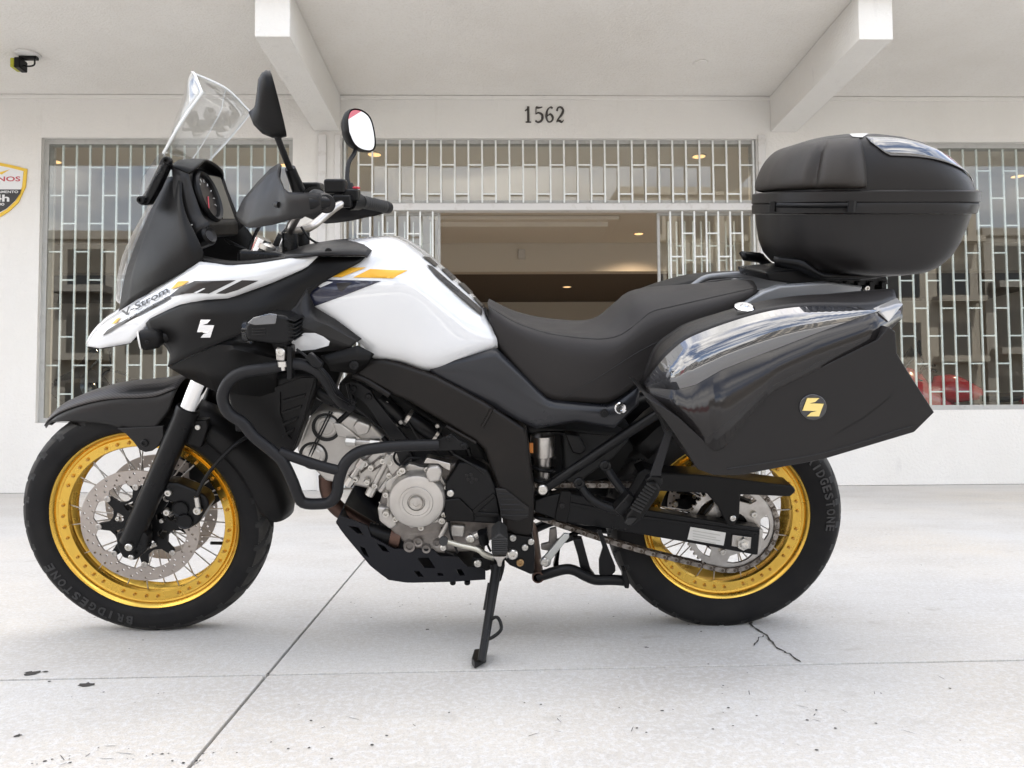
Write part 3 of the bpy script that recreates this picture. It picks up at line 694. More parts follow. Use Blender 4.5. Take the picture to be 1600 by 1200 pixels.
q = cA(845, 645, -.112); fit = tube('brake_hose', [cA(848, 640, -.112), cA(840, 590, -.115), cA(870, 520, -.11), cA(920, 450, -.10), cA(1000, 370, -.08), cA(1060, 330, -.06)], .0048, 'black', bike)
bolt('banjo_bolt', q, .011, .012, 'bolt', fit); tube('banjo_fitting', [cA(846, 645, -.113), cA(838, 590, -.115)], .007, 'bolt', fit)

# ---- front mudguard (front blade + rear blade following the tyre)
def pol(c, a, r, v): return V((c.x - math.cos(R_(a)) * r, v, c.z + math.sin(R_(a)) * r))
sec = [(46.5, .356, .352, .012), (52, .3555, .350, .035), (60, .355, .330, .058), (70, .353, .305, .072), (80, .354, .288, .080), (88, .357, .272, .083), (96, .363, .255, .086), (103, .376, .262, .088), (107, .392, .30, .088), (110, .405, .34, .086)]
rows = []
for frac in (0, .35, .7, 1):
    rows.append([pol(FW, a, ro - (ro - rl) * frac, -hv * (1 if frac > .5 else (.97 if frac > .2 else .80))) for a, ro, rl, hv in sec])
top = [pol(FW, a, ro + .012 * min(1, hv / .06), -hv * .45) for a, ro, rl, hv in sec]; cen = [pol(FW, a, ro + .013 * min(1, hv / .06), 0) for a, ro, rl, hv in sec]
stripe = mat('ribbed_carbon', (.020, .0175, .0175), .42)
n_ = stripe.node_tree; wv_ = n_.nodes.new('ShaderNodeTexWave'); wv_.inputs['Scale'].default_value = 62; wv_.bands_direction = 'DIAGONAL'; tc_n = n_.nodes.new('ShaderNodeTexCoord'); mr_ = n_.nodes.new('ShaderNodeValToRGB')
mr_.color_ramp.elements[0].color = (.012, .0105, .0105, 1); mr_.color_ramp.elements[1].color = (.040, .034, .032, 1); mr_.color_ramp.elements[0].position = .2; mr_.color_ramp.elements[1].position = .6
n_.links.new(tc_n.outputs['Object'], wv_.inputs['Vector']); n_.links.new(wv_.outputs['Fac'], mr_.inputs[0]); n_.links.new(mr_.outputs[0], n_.nodes['Principled BSDF'].inputs['Base Color'])
ridge_r = [[p + (p - FW).normalized() * .0035 for p in r] for r in ([pol(FW, a, ro - (ro - rl) * .12, -hv * .93) for a, ro, rl, hv in sec], top, cen)]
ff = skin('front_mudguard', list(reversed(rows)) + [top, cen], 'plastic2', bike, 30, 2, both=True, thick=.003)
skin('mudguard_ridge', ridge_r, stripe, ff, 30, 2, both=True, thick=.003)
plate('mudguard_stay', cA.L([(500, 296), (700, 285), (702, 330), (682, 370), (652, 392), (622, 398), (596, 386), (574, 356), (540, 320)], -.088), -.094, -.084, 'plastic2', ff, bevel=.003, mirror=True)
bolt('mudguard_bolt', cA(617, 360, -.0945), .0095, .005, 'black', ff)
sec = [(112, .345, .30, .07), (122, .35, .30, .073), (135, .356, .302, .074), (150, .365, .306, .074), (163, .372, .312, .073), (174, .376, .322, .071), (179, .372, .345, .060)]
rows = [[pol(FW, a, ri + (ro - ri) * f, -hv * (1 if f < .75 else .86)) for a, ro, ri, hv in sec] for f in (0, .45, .85)] + [[pol(FW, a, ro + .006, -hv * .45) for a, ro, ri, hv in sec], [pol(FW, a, ro + .009, 0) for a, ro, ri, hv in sec]]
skin('rear_mudguard_blade', rows, 'plastic', ff, 26, 2, both=True, thick=.004)
br = plate('mudguard_bracket', cA.L([(800, 300), (830, 260), (885, 258), (890, 290), (860, 380), (800, 360)], -.09), -.098, -.07, 'plastic', ff, bevel=.004)
bolt('bracket_bolt', cA(843, 293, -.0985), .007, .004, 'bolt', ff)

# ---- frame
fr_pts = [(395, 85), (470, 25), (510, 10), (570, 8), (640, 25), (830, 92), (960, 160), (1100, 237), (1215, 310), (1312, 372), (1325, 480), (1335, 560), (1352, 680), (1350, 800), (1342, 930), (1270, 925), (1190, 900), (1178, 800), (1168, 690), (1135, 605), (1088, 480), (1045, 440), (900, 352), (700, 232), (595, 185), (470, 118)]
frame = plate('frame_spar', cD.L(fr_pts, -.185), -.185, -.13, 'frame', bike, bevel=.012, seg=3, mirror=True)[0]
tr = bvh(frame)
w1 = [cD(x, y, -.187) for x, y in ((1130, 262), (1105, 310), (1078, 358))]; tube('weld_bead', w1, .0045, 'frame', frame)
w2 = [cD(x, y, -.184) for x, y in ((405, 88), (470, 115), (595, 192))]; tube('weld_bead', w2, .0075, 'frame', frame)
w3 = [cD(x, y, -.187) for x, y in ((890, 352), (965, 395), (1045, 440))]; tube('weld_bead', w3, .004, 'frame', frame)
lowp = plate('pivot_plate', cD.L([(1188, 905), (1342, 935), (1352, 1000), (1348, 1125), (1330, 1130), (1220, 1082), (1180, 1040), (1185, 960)], -.175), -.172, -.13, 'black', bike, bevel=.006, mirror=True)[0]
for x, y in ((1238, 933), (1300, 982), (1332, 952)): bolt('plate_bolt', cD(x, y, -.1725), .0085, .007, 'bolt', lowp)
bolt('plate_bolt', cD(1275, 1062, -.1725), .010, .006, 'bronze', lowp)
heel = plate('heel_guard', cD.L([(1145, 675), (1200, 680), (1290, 750), (1325, 775), (1318, 830), (1260, 850), (1180, 835)], -.189), -.191, -.184, 'plastic2', bike, bevel=.004)
for k in range(5): a, b = cD(1165 + 3 * k, 705 + 28 * k, -.192), cD(1230 + 22 * k, 708 + 27 * k, -.192); tube('rib', [a, b], .0018, 'plastic2', heel, 6)
# engine hanger
hg = plate('engine_hanger', cD.L([(388, 120), (440, 128), (500, 170), (520, 210), (690, 425), (600, 425), (470, 240), (390, 180)], -.165), -.165, -.150, 'black', bike, bevel=.003, mirror=True)[0]
for x, y in ((408, 158), (487, 200)): bolt('hanger_bolt', cD(x, y, -.1655), .009, .006, 'black', hg)
hp = plate('bar_bracket', cD.L([(845, 425), (920, 392), (960, 425), (1003, 445), (1000, 475), (850, 482)], -.192), -.195, -.186, 'black', bike, bevel=.002)
for x, y in ((906, 418), (980, 459)): bolt('bracket_bolt', cD(x, y, -.1955), .0085, .005, 'black', hp)

# ---- engine
eng = plate('engine', cD.L([(560, 690), (600, 610), (650, 555), (700, 570), (880, 540), (1090, 560), (1165, 700), (1180, 860), (1170, 930), (1010, 1015), (850, 1015), (690, 990), (600, 900), (530, 800)], -.15), -.150, .150, 'aludark', bike, bevel=.012)
cyl = plate('cylinder_head', cD.L([(175, 305), (235, 272), (330, 274), (420, 312), (500, 342), (560, 400), (640, 470), (662, 560), (600, 640), (560, 702), (440, 672), (340, 652), (262, 642), (180, 560), (108, 482), (140, 390)], -.130), -.130, .130, 'alu', eng, bevel=.010, seg=3)
def dome(name, x, y, r, v, m, parent, prof=None, seg=32):
    q = cD(x, y, v); return lathe(name, prof or [(0, 0), (0, r * .55), (.002, r * .62), (.002, r * .8), (.008, r), (.03, r * 1.02)], m, parent, (q.x, v, q.z), (0, 1, 0), seg)
for (x, y) in ((265, 360), (198, 508)):
    dome('cam_recess', x, y, .037, -.1315, 'void', cyl, [(0, 0), (0, .036), (.004, .037)]); dome('cam_cap', x, y, .030, -.138, 'alu', cyl)
ridge = plate('cam_cover_rib', cD.L([(300, 330), (345, 335), (395, 372), (480, 440), (440, 470), (380, 410), (330, 405)], -.13), -.138, -.128, 'alu', cyl, bevel=.004)
plate('head_boss', cD.L([(405, 350), (430, 318), (500, 345), (485, 390), (430, 400)], -.14), -.150, -.12, 'alu', cyl, bevel=.006)
tube('stud', [cD(285, 275, -.136), cD(205, 440, -.138), cD(150, 560, -.134)], .0022, 'void', cyl, 6); tube('stud', [cD(297, 280, -.136), cD(217, 445, -.138), cD(165, 565, -.134)], .0022, 'void', cyl, 6)
for (x0, y0, x1, y1) in ((395, 430, 520, 440), (590, 520, 500, 690), (450, 545, 390, 640)):
    a, b = cD(x0, y0, -.138), cD(x1, y1, -.138); tube('stay_bolt', [a, b], .0075, 'alu', cyl, 10)
    for p in (a, b): lathe('nut', [(-.012, .012), (.012, .012)], 'bolt', cyl, p, (b - a).normalized(), 8)
for (x, y) in ((470, 545), (500, 565), (560, 530), (600, 540), (480, 640), (520, 660), (395, 640), (420, 625), (668, 575), (595, 605), (640, 600)): bolt('head_bolt', cD(x, y, -.137), .0085, .010, 'bolt', cyl)
for k in range(4): a, b = cD(330 + 58 * k, 610 - 8 * k, -.1305), cD(470 + 40 * k, 470 + 20 * k, -.1305); tube('cooling_fin', [a, b], .003, 'aludark', cyl, 6)
plate('barrel_flange', cD.L([(560, 520), (640, 470), (668, 560), (610, 640), (555, 705), (530, 690), (600, 600)], -.14), -.145, -.11, 'alu', cyl, bevel=.006)
# generator cover
q = cD(735, 748, -.20); R0 = .0705
gc = lathe('generator_cover', [(0, 0), (.000, .014), (.004, .0165), (.0045, .020), (.0015, .022), (.001, .033), (-.001, .034), (-.001, .040), (.002, .0415), (.003, .060), (.006, .066), (.012, .0695), (.045, .0715), (.055, .074), (.07, .074)], 'alu', eng, (q.x, -.205, q.z), (0, 1, 0), 64, ang=28)
lathe('cover_cap', [(-.004, 0), (-.004, .007), (-.006, .0075), (-.006, .0155), (-.003, .0175), (.003, .018)], 'steel', gc, (q.x, -.205, q.z), (0, 1, 0), 32)
plate('cover_bracket', cD.L([(780, 600), (800, 560), (850, 555), (872, 590), (860, 640), (800, 650)], -.2), -.205, -.16, 'alu', gc, bevel=.008)
plate('water_pipe_bracket', cD.L([(772, 545), (790, 512), (915, 545), (912, 585), (880, 570), (850, 548)], -.19), -.195, -.16, 'steel', gc, bevel=.003)
for a in range(7):
    g = R_(a * 51 + 20); bolt('cover_bolt', (q.x + math.cos(g) * .079, -.163, q.z + math.sin(g) * .079), .0085, .014, 'bolt', gc)
plate('cover_flange', [(q.x + r * math.cos(g), q.z + r * math.sin(g)) for g, r in [(2 * math.pi * i / 42, .078 + .010 * max(0, math.cos(i / 6 * 2 * math.pi))) for i in range(42)]], -.162, -.14, 'alu', gc, bevel=.003)
for x, y in ((665, 575), (870, 835), (580, 800)): bolt('case_bolt', cD(x, y, -.17), .010, .016, 'bolt', eng)
plate('case_corner', cD.L([(530, 770), (600, 780), (640, 870), (600, 895), (540, 850)], -.17), -.172, -.13, 'alu', eng, bevel=.008)
# sprocket cover
sp_ = plate('sprocket_cover', cD.L([(875, 800), (885, 650), (955, 542), (1012, 540), (1110, 588), (1155, 690), (1176, 850), (1170, 868), (890, 852)], -.185), -.183, -.13, 'black', eng, bevel=.008, seg=3)
plate('cover_rib', cD.L([(1025, 792), (1140, 700), (1150, 720), (1060, 800), (1165, 808), (1165, 830), (1040, 825)], -.187), -.188, -.181, 'plastic', sp_, bevel=.003)
plate('cover_rib', cD.L([(878, 735), (960, 728), (1035, 800), (1040, 850), (895, 848), (880, 800)], -.188), -.190, -.181, 'plastic', sp_, bevel=.005)
for x, y in ((998, 610), (1020, 605), (1005, 630), (1028, 625), (1048, 630), (1022, 645)): bolt('hex_dimple', cD(x, y, -.1835), .0045, .002, 'plastic2', sp_)
bolt('cover_bolt', cD(913, 700, -.1835), .009, .007, 'bolt', sp_)
# oil filter, starter and sump lumps
a, b = cD(485, 900, -.12), cD(600, 925, -.12)
of = tube('oil_cooler', [a, b], .024, 'black', eng, 18, spline=False)
for k in range(6): p = a.lerp(b, .1 + k * .16); lathe('cooler_fin', [(-.0015, .0285), (.0015, .0285)], 'black', of, p, (b - a).normalized(), 20)
lathe('cooler_ring', [(-.014, .031), (-.01, .033), (.012, .033), (.014, .027)], 'exhaust', of, cD(630, 925, -.12), (b - a).normalized(), 24)
for (x, y, r) in ((703, 963, .016), (748, 940, .013), (845, 948, .011), (790, 975, .012)):
    p = cD(x, y, -.14); lathe('drain_plug', [(0, 0), (0, r * .5), (-.006, r * .55), (-.008, r * .9), (.0, r), (.03, r * 1.1)], 'aludark', eng, (p.x, -.155, p.z), (0, 1, 0), 18)
plate('sump', cD.L([(680, 900), (860, 870), (900, 900), (1000, 880), (1060, 900), (1050, 960), (880, 1010), (700, 1000)], -.14), -.152, .12, 'aludark', eng, bevel=.01)
plate('gear_case', cD.L([(915, 862), (990, 868), (985, 930), (915, 925)], -.16), -.165, -.13, 'alu', eng, bevel=.006)
tube('clutch_arm', [cD(860, 930, -.165), cD(900, 850, -.168)], .006, 'alu', eng)
lk_ = tube('gear_linkage', [cD(1000, 945, -.175), cD(1060, 915, -.178)], .009, 'alu', eng); bolt('linkage_bolt', cD(1018, 937, -.184), .011, .008, 'bolt', lk_); tube('linkage_pivot', [cD(1075, 905, -.18), cD(1090, 960, -.17)], .013, 'black', lk_)
# exhaust header
tube('exhaust_header', [cD(268, 610, -.03), cD(275, 690, -.03), cD(315, 770, -.03), cD(400, 830, -.03), cD(520, 900, -.03), cD(620, 960, -.02)], .0215, 'exhaust', bike, 18)
# airbox, throttle bodies and hoses filling the frame; the dark block is added to stop see-through
core = plate('dark_filler', cD.L([(330, 120), (600, 170), (880, 340), (1060, 440), (1120, 560), (900, 570), (700, 560), (640, 460), (500, 330), (330, 260)], -.09), -.095, .095, 'void', bike, bevel=.01)
tube('intake_hose', [cD(540, 215, -.12), cD(600, 270, -.125), cD(640, 310, -.12)], .023, 'black', core, 16)
tube('throttle_body', [cD(700, 310, -.12), cD(760, 350, -.125), cD(830, 400, -.12)], .021, 'black', core, 16)
lathe('hose_clamp', [(-.004, .0235), (.004, .0235)], 'steel', core, cD(690, 310, -.12), (cD(760, 350, -.12) - cD(700, 310, -.12)).normalized(), 20)
lathe('hose_clamp', [(-.004, .0225), (.004, .0225)], 'steel', core, cD(838, 398, -.12), (cD(760, 350, -.12) - cD(700, 310, -.12)).normalized(), 20)
for pts in ([(580, 230), (640, 330), (700, 350)], [(840, 370), (880, 440), (930, 500)], [(560, 410), (640, 500), (700, 540)], [(1000, 470), (1030, 540), (1090, 560)], [(380, 130), (400, 250), (330, 330)]): tube('hose', cD.L(pts, -.13), .007, 'black', core)
for pts, v_ in (([(420, 260), (520, 335), (640, 430)], -.145), ([(690, 335), (760, 430), (880, 520)], -.145), ([(905, 850), (915, 920), (950, 1012)], -.175), ([(868, 880), (878, 990), (930, 1020)], -.16), ([(1098, 880), (1104, 960), (1122, 1005)], -.168), ([(600, 300), (680, 420), (690, 475)], -.14), ([(930, 500), (1010, 545), (1090, 600)], -.19), ([(660, 560), (700, 520), (780, 520)], -.16)): tube('cable', cD.L(pts, v_), .0032, 'black', core, 6)
p = cD(668, 505, -.13); lathe('thermostat', [(0, 0), (0, .019), (-.004, .024), (.02, .026)], 'black', core, (p.x, -.145, p.z), (0, 1, 0), 24)
for x, y in ((580, 232), (845, 350), (655, 330), (1015, 540)): bolt('clip', cD(x, y, -.135), .006, .006, 'bolt', core)
rad = box('radiator', (-.49, -.13, .60), (-.45, .13, .80), 'black', bike, bevel=.006)
tube('hose', [cD(215, 170, -.15), cD(260, 200, -.15), cD(340, 240, -.14)], .014, 'black', rad)

# ---- skid plate
sk_o = [(338, 815), (318, 855), (370, 925), (500, 1080), (590, 1150), (690, 1165), (920, 1160), (1095, 1148), (1095, 1095), (1055, 1085), (1000, 1082), (950, 1030), (860, 1028), (820, 993), (620, 990), (500, 925), (480, 870)]
def quad(*p): return cD.L(p, -.155)
sk = plate('skid_plate', cD.L(sk_o, -.155), -.158, -.152, 'navyblack', bike, holes=[quad((380, 868), (435, 878), (462, 918), (430, 912)), quad((440, 975), (468, 985), (490, 1035), (462, 1022)), quad((530, 960), (570, 975), (598, 1008), (560, 1000)), quad((738, 1035), (800, 1035), (835, 1090), (775, 1088)), quad((720, 1105), (750, 1105), (775, 1135), (745, 1135)), quad((842, 1115), (870, 1115), (878, 1130), (850, 1130)), quad((940, 1095), (970, 1095), (990, 1128), (960, 1128))], mirror=True)[0]
low = cD.L([(338, 815), (318, 855), (370, 925), (500, 1080), (590, 1150), (690, 1165), (920, 1160), (1095, 1148)], -.155)
skin('skid_belly', [[V((p.x, -.155, p.z)) for p in low], [V((p.x - .004, -.08, p.z - .006)) for p in low], [V((p.x - .006, 0, p.z - .008)) for p in low]], 'navyblack', sk, 24, 1, spline=False, both=True)
for x in (925, 1000): bolt('skid_bolt', cD(x, 1158, -.12), .008, .01, 'black', sk, (0, 0, -1))

# ---- crash bar
cbp = [cD(395, 255, -.19), cD(345, 225, -.215), cD(300, 170, -.25), cD(250, 95, -.275), cD(195, 50, -.285), cB(1230, 775, -.285), cB(1080, 800, -.29), cB(930, 825, -.29), cB(855, 870, -.29), cB(815, 940, -.29), cB(815, 1000, -.29), cB(850, 1065, -.29), cB(930, 1120, -.29), cA(1080, 330, -.29), cA(1160, 395, -.29), cA(1205, 440, -.29), cA(1245, 520, -.285), cA(1270, 585, -.275), cD(150, 752, -.27), cD(230, 757, -.268), cD(290, 745, -.268), cD(322, 700, -.268), cD(332, 630, -.268), cD(365, 545, -.268), cD(430, 490, -.262), cD(520, 468, -.25), cD(650, 456, -.235), cD(845, 450, -.205)]
crash = tube('crash_bar', cbp, .0136, 'bar', bike, 14, n=150, mirror=True)[0]
tube('cross_tube', [cD(20, 485, -.288), cD(100, 515, -.283), cD(220, 555, -.275), cD(335, 585, -.268)], .0125, 'bar', crash, 12, mirror=True)
for (x, y, rot) in ((385, 235, 0), (410, 225, 0)): bolt('clamp_bolt', cD(x, y, -.205), .006, .01, 'black', crash)
tube('lamp_cable', [cB(1240, 690, -.30), cB(1330, 760, -.302), cB(1420, 860, -.295), cB(1470, 950, -.27), cB(1550, 1000, -.22)], .003, 'black', crash, 6)
# fog lamp on the bar
fl = plate('fog_lamp', cB.L([(940, 555), (985, 508), (1085, 482), (1185, 496), (1222, 545), (1228, 620), (1195, 660), (1100, 660), (960, 640), (945, 610)], -.315), -.32, -.235, 'black', bike, bevel=.010, seg=3)
plate('lamp_visor', cB.L([(950, 540), (990, 505), (1085, 482), (1130, 488), (1120, 545), (1000, 552)], -.322), -.324, -.312, 'smoke', fl, bevel=.003)
for k in range(6): plate('cooling_fin', cB.L([(1190, 512 + 22 * k), (1235, 522 + 22 * k), (1235, 530 + 22 * k), (1190, 520 + 22 * k)], -.318), -.322, -.232, 'black', fl, bevel=.001)
for k in range(3): plate('side_groove', cB.L([(980, 570 + 16 * k), (1060, 566 + 16 * k), (1062, 573 + 16 * k), (982, 577 + 16 * k)], -.321), -.3225, -.319, 'plastic2', fl, bevel=.0008)
p = cB(942, 590, -.278); lathe('lamp_lens', [(-.004, 0), (-.003, .02), (0, .026), (.01, .027)], 'lens', fl, p, (1, 0, 0), 28)
plate('lamp_bracket', cB.L([(1120, 690), (1135, 675), (1165, 678), (1178, 700), (1172, 760), (1125, 755)], -.30), -.305, -.29, 'steel', fl, bevel=.003)
bolt('bracket_nut', cB(1150, 705, -.3055), .010, .008, 'bolt', fl); tube('bracket_stud', [cB(1155, 750, -.298), cB(1165, 812, -.296)], .0055, 'bolt', fl)
lathe('bracket_washer', [(-.006, .011), (.006, .011)], 'bolt', fl, cB(1160, 775, -.297), (0, 0, 1), 14)
plate('fog_clamp', cB.L([(1190, 660), (1225, 665), (1225, 860), (1195, 865)], -.285), -.303, -.27, 'black', fl, bevel=.004)
plate('cable_box', cB.L([(1290, 735), (1325, 708), (1398, 770), (1385, 800), (1340, 790)], -.295), -.305, -.285, 'black', fl, bevel=.003)

# ---- bodywork
tank_rows = [
    cE.L([(60, 470, -.185), (250, 570, -.19), (380, 690, -.18), (450, 760, -.17), (600, 785, -.165), (770, 832, -.16), (960, 775, -.145), (1155, 700, -.125)]),
    cE.L([(40, 430, -.20), (230, 520, -.205), (380, 620, -.20), (520, 675, -.192), (640, 700, -.185), (780, 730, -.178), (960, 695, -.16), (1150, 655, -.13)]),
    cE.L([(40, 380, -.20), (220, 390, -.205), (400, 380, -.20), (560, 380, -.195), (680, 400, -.185), (800, 470, -.17), (980, 570, -.145), (1135, 625, -.122)]),
    cE.L([(50, 310, -.18), (200, 285, -.185), (380, 265, -.18), (560, 255, -.172), (680, 290, -.16), (820, 390, -.14), (980, 505, -.118), (1115, 575, -.105)]),
    cE.L([(90, 210, -.14), (240, 170, -.14), (420, 140, -.135), (570, 140, -.13), (680, 190, -.12), (830, 310, -.105), (980, 440, -.09), (1098, 535, -.078)]),
    cE.L([(120, 150, -.07), (280, 108, -.07), (440, 86, -.07), (565, 86, -.068), (670, 135, -.06), (830, 262, -.055), (980, 392, -.045), (1085, 500, -.04)]),
    cE.L([(130, 135, 0), (290, 95, 0), (450, 75, 0), (560, 73, 0), (660, 115, 0), (820, 238, 0), (980, 372, 0), (1082, 480, 0)])]
tank = skin('fuel_tank', tank_rows, 'white', bike, 34, 4, both=True, thick=.003, ang=50)
tt = bvh(tank)
def st(name, crop, pts, tree, m, parent, off=.0026, grid=9): return sticker(name, crop.X(pts), tree, m, parent, off, grid)
st('yellow_stripe', cE, [(180, 302), (310, 253), (412, 250), (330, 282), (268, 306)], tt, 'yellow', tank, .0034, 4)
st('yellow_stripe', cE, [(335, 307), (432, 260), (642, 267), (560, 312)], tt, 'yellow', tank, .0034, 4)
st('tank_graphic', cE, [(75, 348), (150, 320), (310, 322), (495, 326), (380, 370), (270, 412), (100, 472), (70, 430)], tt, 'navy', tank, .0034, 4)
st('tank_graphic_slash', cE, [(130, 352), (190, 330), (222, 334), (150, 364)], tt, 'white', tank, .0044)
st('tank_graphic_slash', cE, [(240, 340), (330, 335), (270, 385), (250, 372)], tt, 'decal', tank, .0044)
for pts in ([(745, 236), (775, 246), (1062, 492), (1060, 526), (800, 302)], [(722, 191), (762, 195), (812, 240), (797, 249)], [(828, 262), (860, 260), (918, 317), (893, 325)], [(922, 340), (955, 342), (1008, 395), (988, 403)], [(1003, 420), (1030, 416), (1076, 468), (1062, 480)]): st('tank_pad', cE, pts, tt, 'decal', tank, .0048, 4)
text_sticker('pad_lettering', 'V-STROM', cE.px(800, 298), cE.px(925, 395), cE.px(808, 284), tt, 'rubber2', tank, .02, .0056)
# cover at the tank's front
skin('tank_front_cover', [cE.L([(-120, 170, -.03), (140, 108, -.04), (300, 95, -.045), (435, 108, -.05)]), cE.L([(-95, 180, -.12), (120, 140, -.13), (300, 116, -.13), (450, 132, -.12)]), cE.L([(-70, 200, -.185), (130, 178, -.198), (380, 178, -.185), (414, 190, -.175)])], 'plastic2', bike, 18, 2, mirror=True, ang=25)
bolt('cover_screw', cE(195, 158, -.172), .009, .004, 'black', tank)
# white beak cowl
cow_a = cB.L([(27, 662, -.015), (60, 600, -.03), (130, 525, -.055), (205, 476, -.09), (440, 330, -.155), (680, 182, -.20), (850, 208, -.21), (1000, 197, -.205), (1200, 166, -.19), (1364, 150, -.178)])
cow_m = cB.L([(27, 668, -.018), (80, 625, -.055), (150, 590, -.085), (300, 500, -.15), (520, 380, -.205), (700, 285, -.232), (880, 275, -.232), (1020, 262, -.225), (1200, 205, -.205), (1364, 151, -.179)])
cow_b = cB.L([(27, 672, -.018), (100, 684, -.06), (190, 670, -.09), (270, 656, -.125), (345, 575, -.17), (400, 508, -.19), (560, 432, -.22), (720, 402, -.232), (850, 394, -.232), (1100, 303, -.215), (1300, 216, -.193), (1364, 152, -.179)])
cowl = skin('side_cowl', [cow_a, cow_m, cow_b], 'white', bike, 48, 3, spline=False, mirror=True, ang=50)[0]
# centre of the beak joins both cowls
skin('beak', [cB.L([(27, 662, -.015), (60, 600, -.03), (130, 525, -.055), (205, 476, -.09)]), cB.L([(20, 655, 0), (55, 592, 0), (130, 510, 0), (215, 455, 0)])], 'white', bike, 10, 1, both=True)
skin('beak_underside', [cB.L([(27, 672, -.018), (100, 684, -.06), (190, 670, -.09), (270, 656, -.125)]), cB.L([(32, 668, 0), (105, 672, 0), (200, 655, 0), (280, 640, 0)])], 'plastic', bike, 10, 1, both=True)
ct = bvh(cowl)
st('cowl_stripe', cB, [(118, 614), (150, 580), (215, 540), (330, 478), (505, 384), (520, 396), (470, 426), (340, 496), (215, 560), (150, 600)], ct, 'decal', cowl, .0042, 4)
st('cowl_stripe', cB, [(500, 392), (565, 340), (655, 295), (890, 289), (735, 366), (650, 364), (600, 368)], ct, 'decal', cowl, .0042, 4)
st('cowl_stripe', cB, [(775, 366), (925, 289), (1020, 289), (900, 345), (830, 367)], ct, 'decal', cowl, .0042, 4)
st('stripe_cut', cB, [(650, 362), (705, 334), (716, 336), (668, 364)], ct, 'white', cowl, .0050, 4)
st('yellow_stripe', cB, [(516, 350), (562, 302), (628, 297), (588, 324)], ct, 'yellow', cowl, .0050, 4)
st('yellow_stripe', cB, [(170, 552), (205, 516), (232, 506), (206, 536)], ct, 'yellow', cowl, .0050, 4)
text_sticker('model_lettering', 'V-Strom', cB.px(240, 508), cB.px(508, 364), cB.px(232, 472), ct, 'decal', cowl, .022, .0055)
text_sticker('small_lettering', 'SPORT ADVENTURE TOURER', cB.px(276, 517), cB.px(486, 404), cB.px(273, 506), ct, 'paper', cowl, .012, .0062)
# dark upper nose, headlamp
nose = skin('nose_panel', [cP.L([(187, 486, -.075), (197, 430, -.08), (211, 388, -.083), (230, 343, -.085), (246, 310, -.088), (262, 278, -.09)]), cP.L([(218, 466, -.125), (222, 425, -.128), (236, 386, -.125), (252, 345, -.118), (262, 312, -.11), (270, 276, -.105)]), cP.L([(250, 446, -.165), (254, 415, -.17), (266, 380, -.165), (274, 345, -.15), (276, 314, -.135), (278, 280, -.12)]), cP.L([(313, 409, -.20), (318, 398, -.205), (306, 368, -.195), (292, 340, -.17), (284, 312, -.15), (284, 285, -.128)])], 'plastic', bike, 20, 2, mirror=True)[0]
hl = skin('headlamp_lens', [cP.L([(192, 477, -.075), (197, 430, -.08), (211, 388, -.083), (230, 343, -.085), (250, 302, -.088)]), cP.L([(183, 470, -.04), (188, 425, -.042), (203, 382, -.045), (224, 338, -.05), (247, 300, -.055)]), cP.L([(184, 460, 0), (190, 415, 0), (206, 374, 0), (230, 332, 0), (252, 297, 0)])], 'lens', bike, 20, 3, both=True)
skin('headlamp_reflector', [[p + V((.02, 0, 0)) for p in cP.L([(200, 472, -.07), (206, 425, -.072), (222, 380, -.075), (242, 330, -.078)])], [p + V((.05, 0, 0)) for p in cP.L([(190, 460, 0), (196, 415, 0), (212, 374, 0), (236, 330, 0)])]], 'steel', hl, 12, 2, both=True)
# inner dark panel between nose, dash and white cowl
skin('inner_panel', [cB.L([(590, 60, -.13), (600, 110, -.15), (700, 150, -.17), (850, 180, -.175), (1000, 175, -.17), (1200, 150, -.16), (1340, 115, -.14)]), cB.L([(660, 160, -.197), (690, 184, -.202), (780, 200, -.207), (850, 208, -.209), (1000, 196, -.204), (1200, 164, -.189), (1364, 146, -.178)])], 'plastic', bike, 24, 2, mirror=True)
# black shroud
shr = skin('side_shroud', [
    cB.L([(390, 515, -.187), (560, 434, -.218), (720, 404, -.229), (860, 392, -.229), (1100, 304, -.213), (1300, 218, -.192), (1370, 162, -.18), (1640, 157, -.172)]),
    cB.L([(372, 560, -.185), (600, 475, -.235), (760, 440, -.243), (900, 425, -.243), (1100, 362, -.232), (1290, 292, -.212), (1420, 240, -.198), (1600, 190, -.182)]),
    cB.L([(500, 700, -.20), (575, 600, -.235), (720, 520, -.252), (900, 480, -.254), (1050, 450, -.25), (1180, 415, -.236), (1300, 332, -.214), (1480, 250, -.198)]),
    cB.L([(495, 792, -.20), (620, 730, -.235), (790, 655, -.258), (935, 600, -.262), (1060, 560, -.255), (1180, 505, -.245), (1255, 432, -.225), (1300, 340, -.215)])], 'plastic', bike, 40, 3, mirror=True, ang=50)[0]
lsh = skin('lower_shroud', [
    cB.L([(500, 780, -.175), (620, 715, -.20), (790, 640, -.222), (885, 600, -.226), (1000, 590, -.226), (1135, 600, -.22)]),
    cB.L([(497, 795, -.197), (620, 742, -.23), (790, 668, -.252), (885, 672, -.256), (1000, 700, -.25), (1135, 738, -.24)]),
    cB.L([(520, 805, -.199), (700, 750, -.238), (880, 690, -.262), (1000, 718, -.257), (1135, 752, -.245)]),
    cB.L([(600, 852, -.185), (700, 900, -.205), (775, 935, -.212), (900, 950, -.215), (1010, 960, -.21), (1120, 975, -.20)])], 'plastic', bike, 30, 1, spline=False, mirror=True, ang=20)[0]
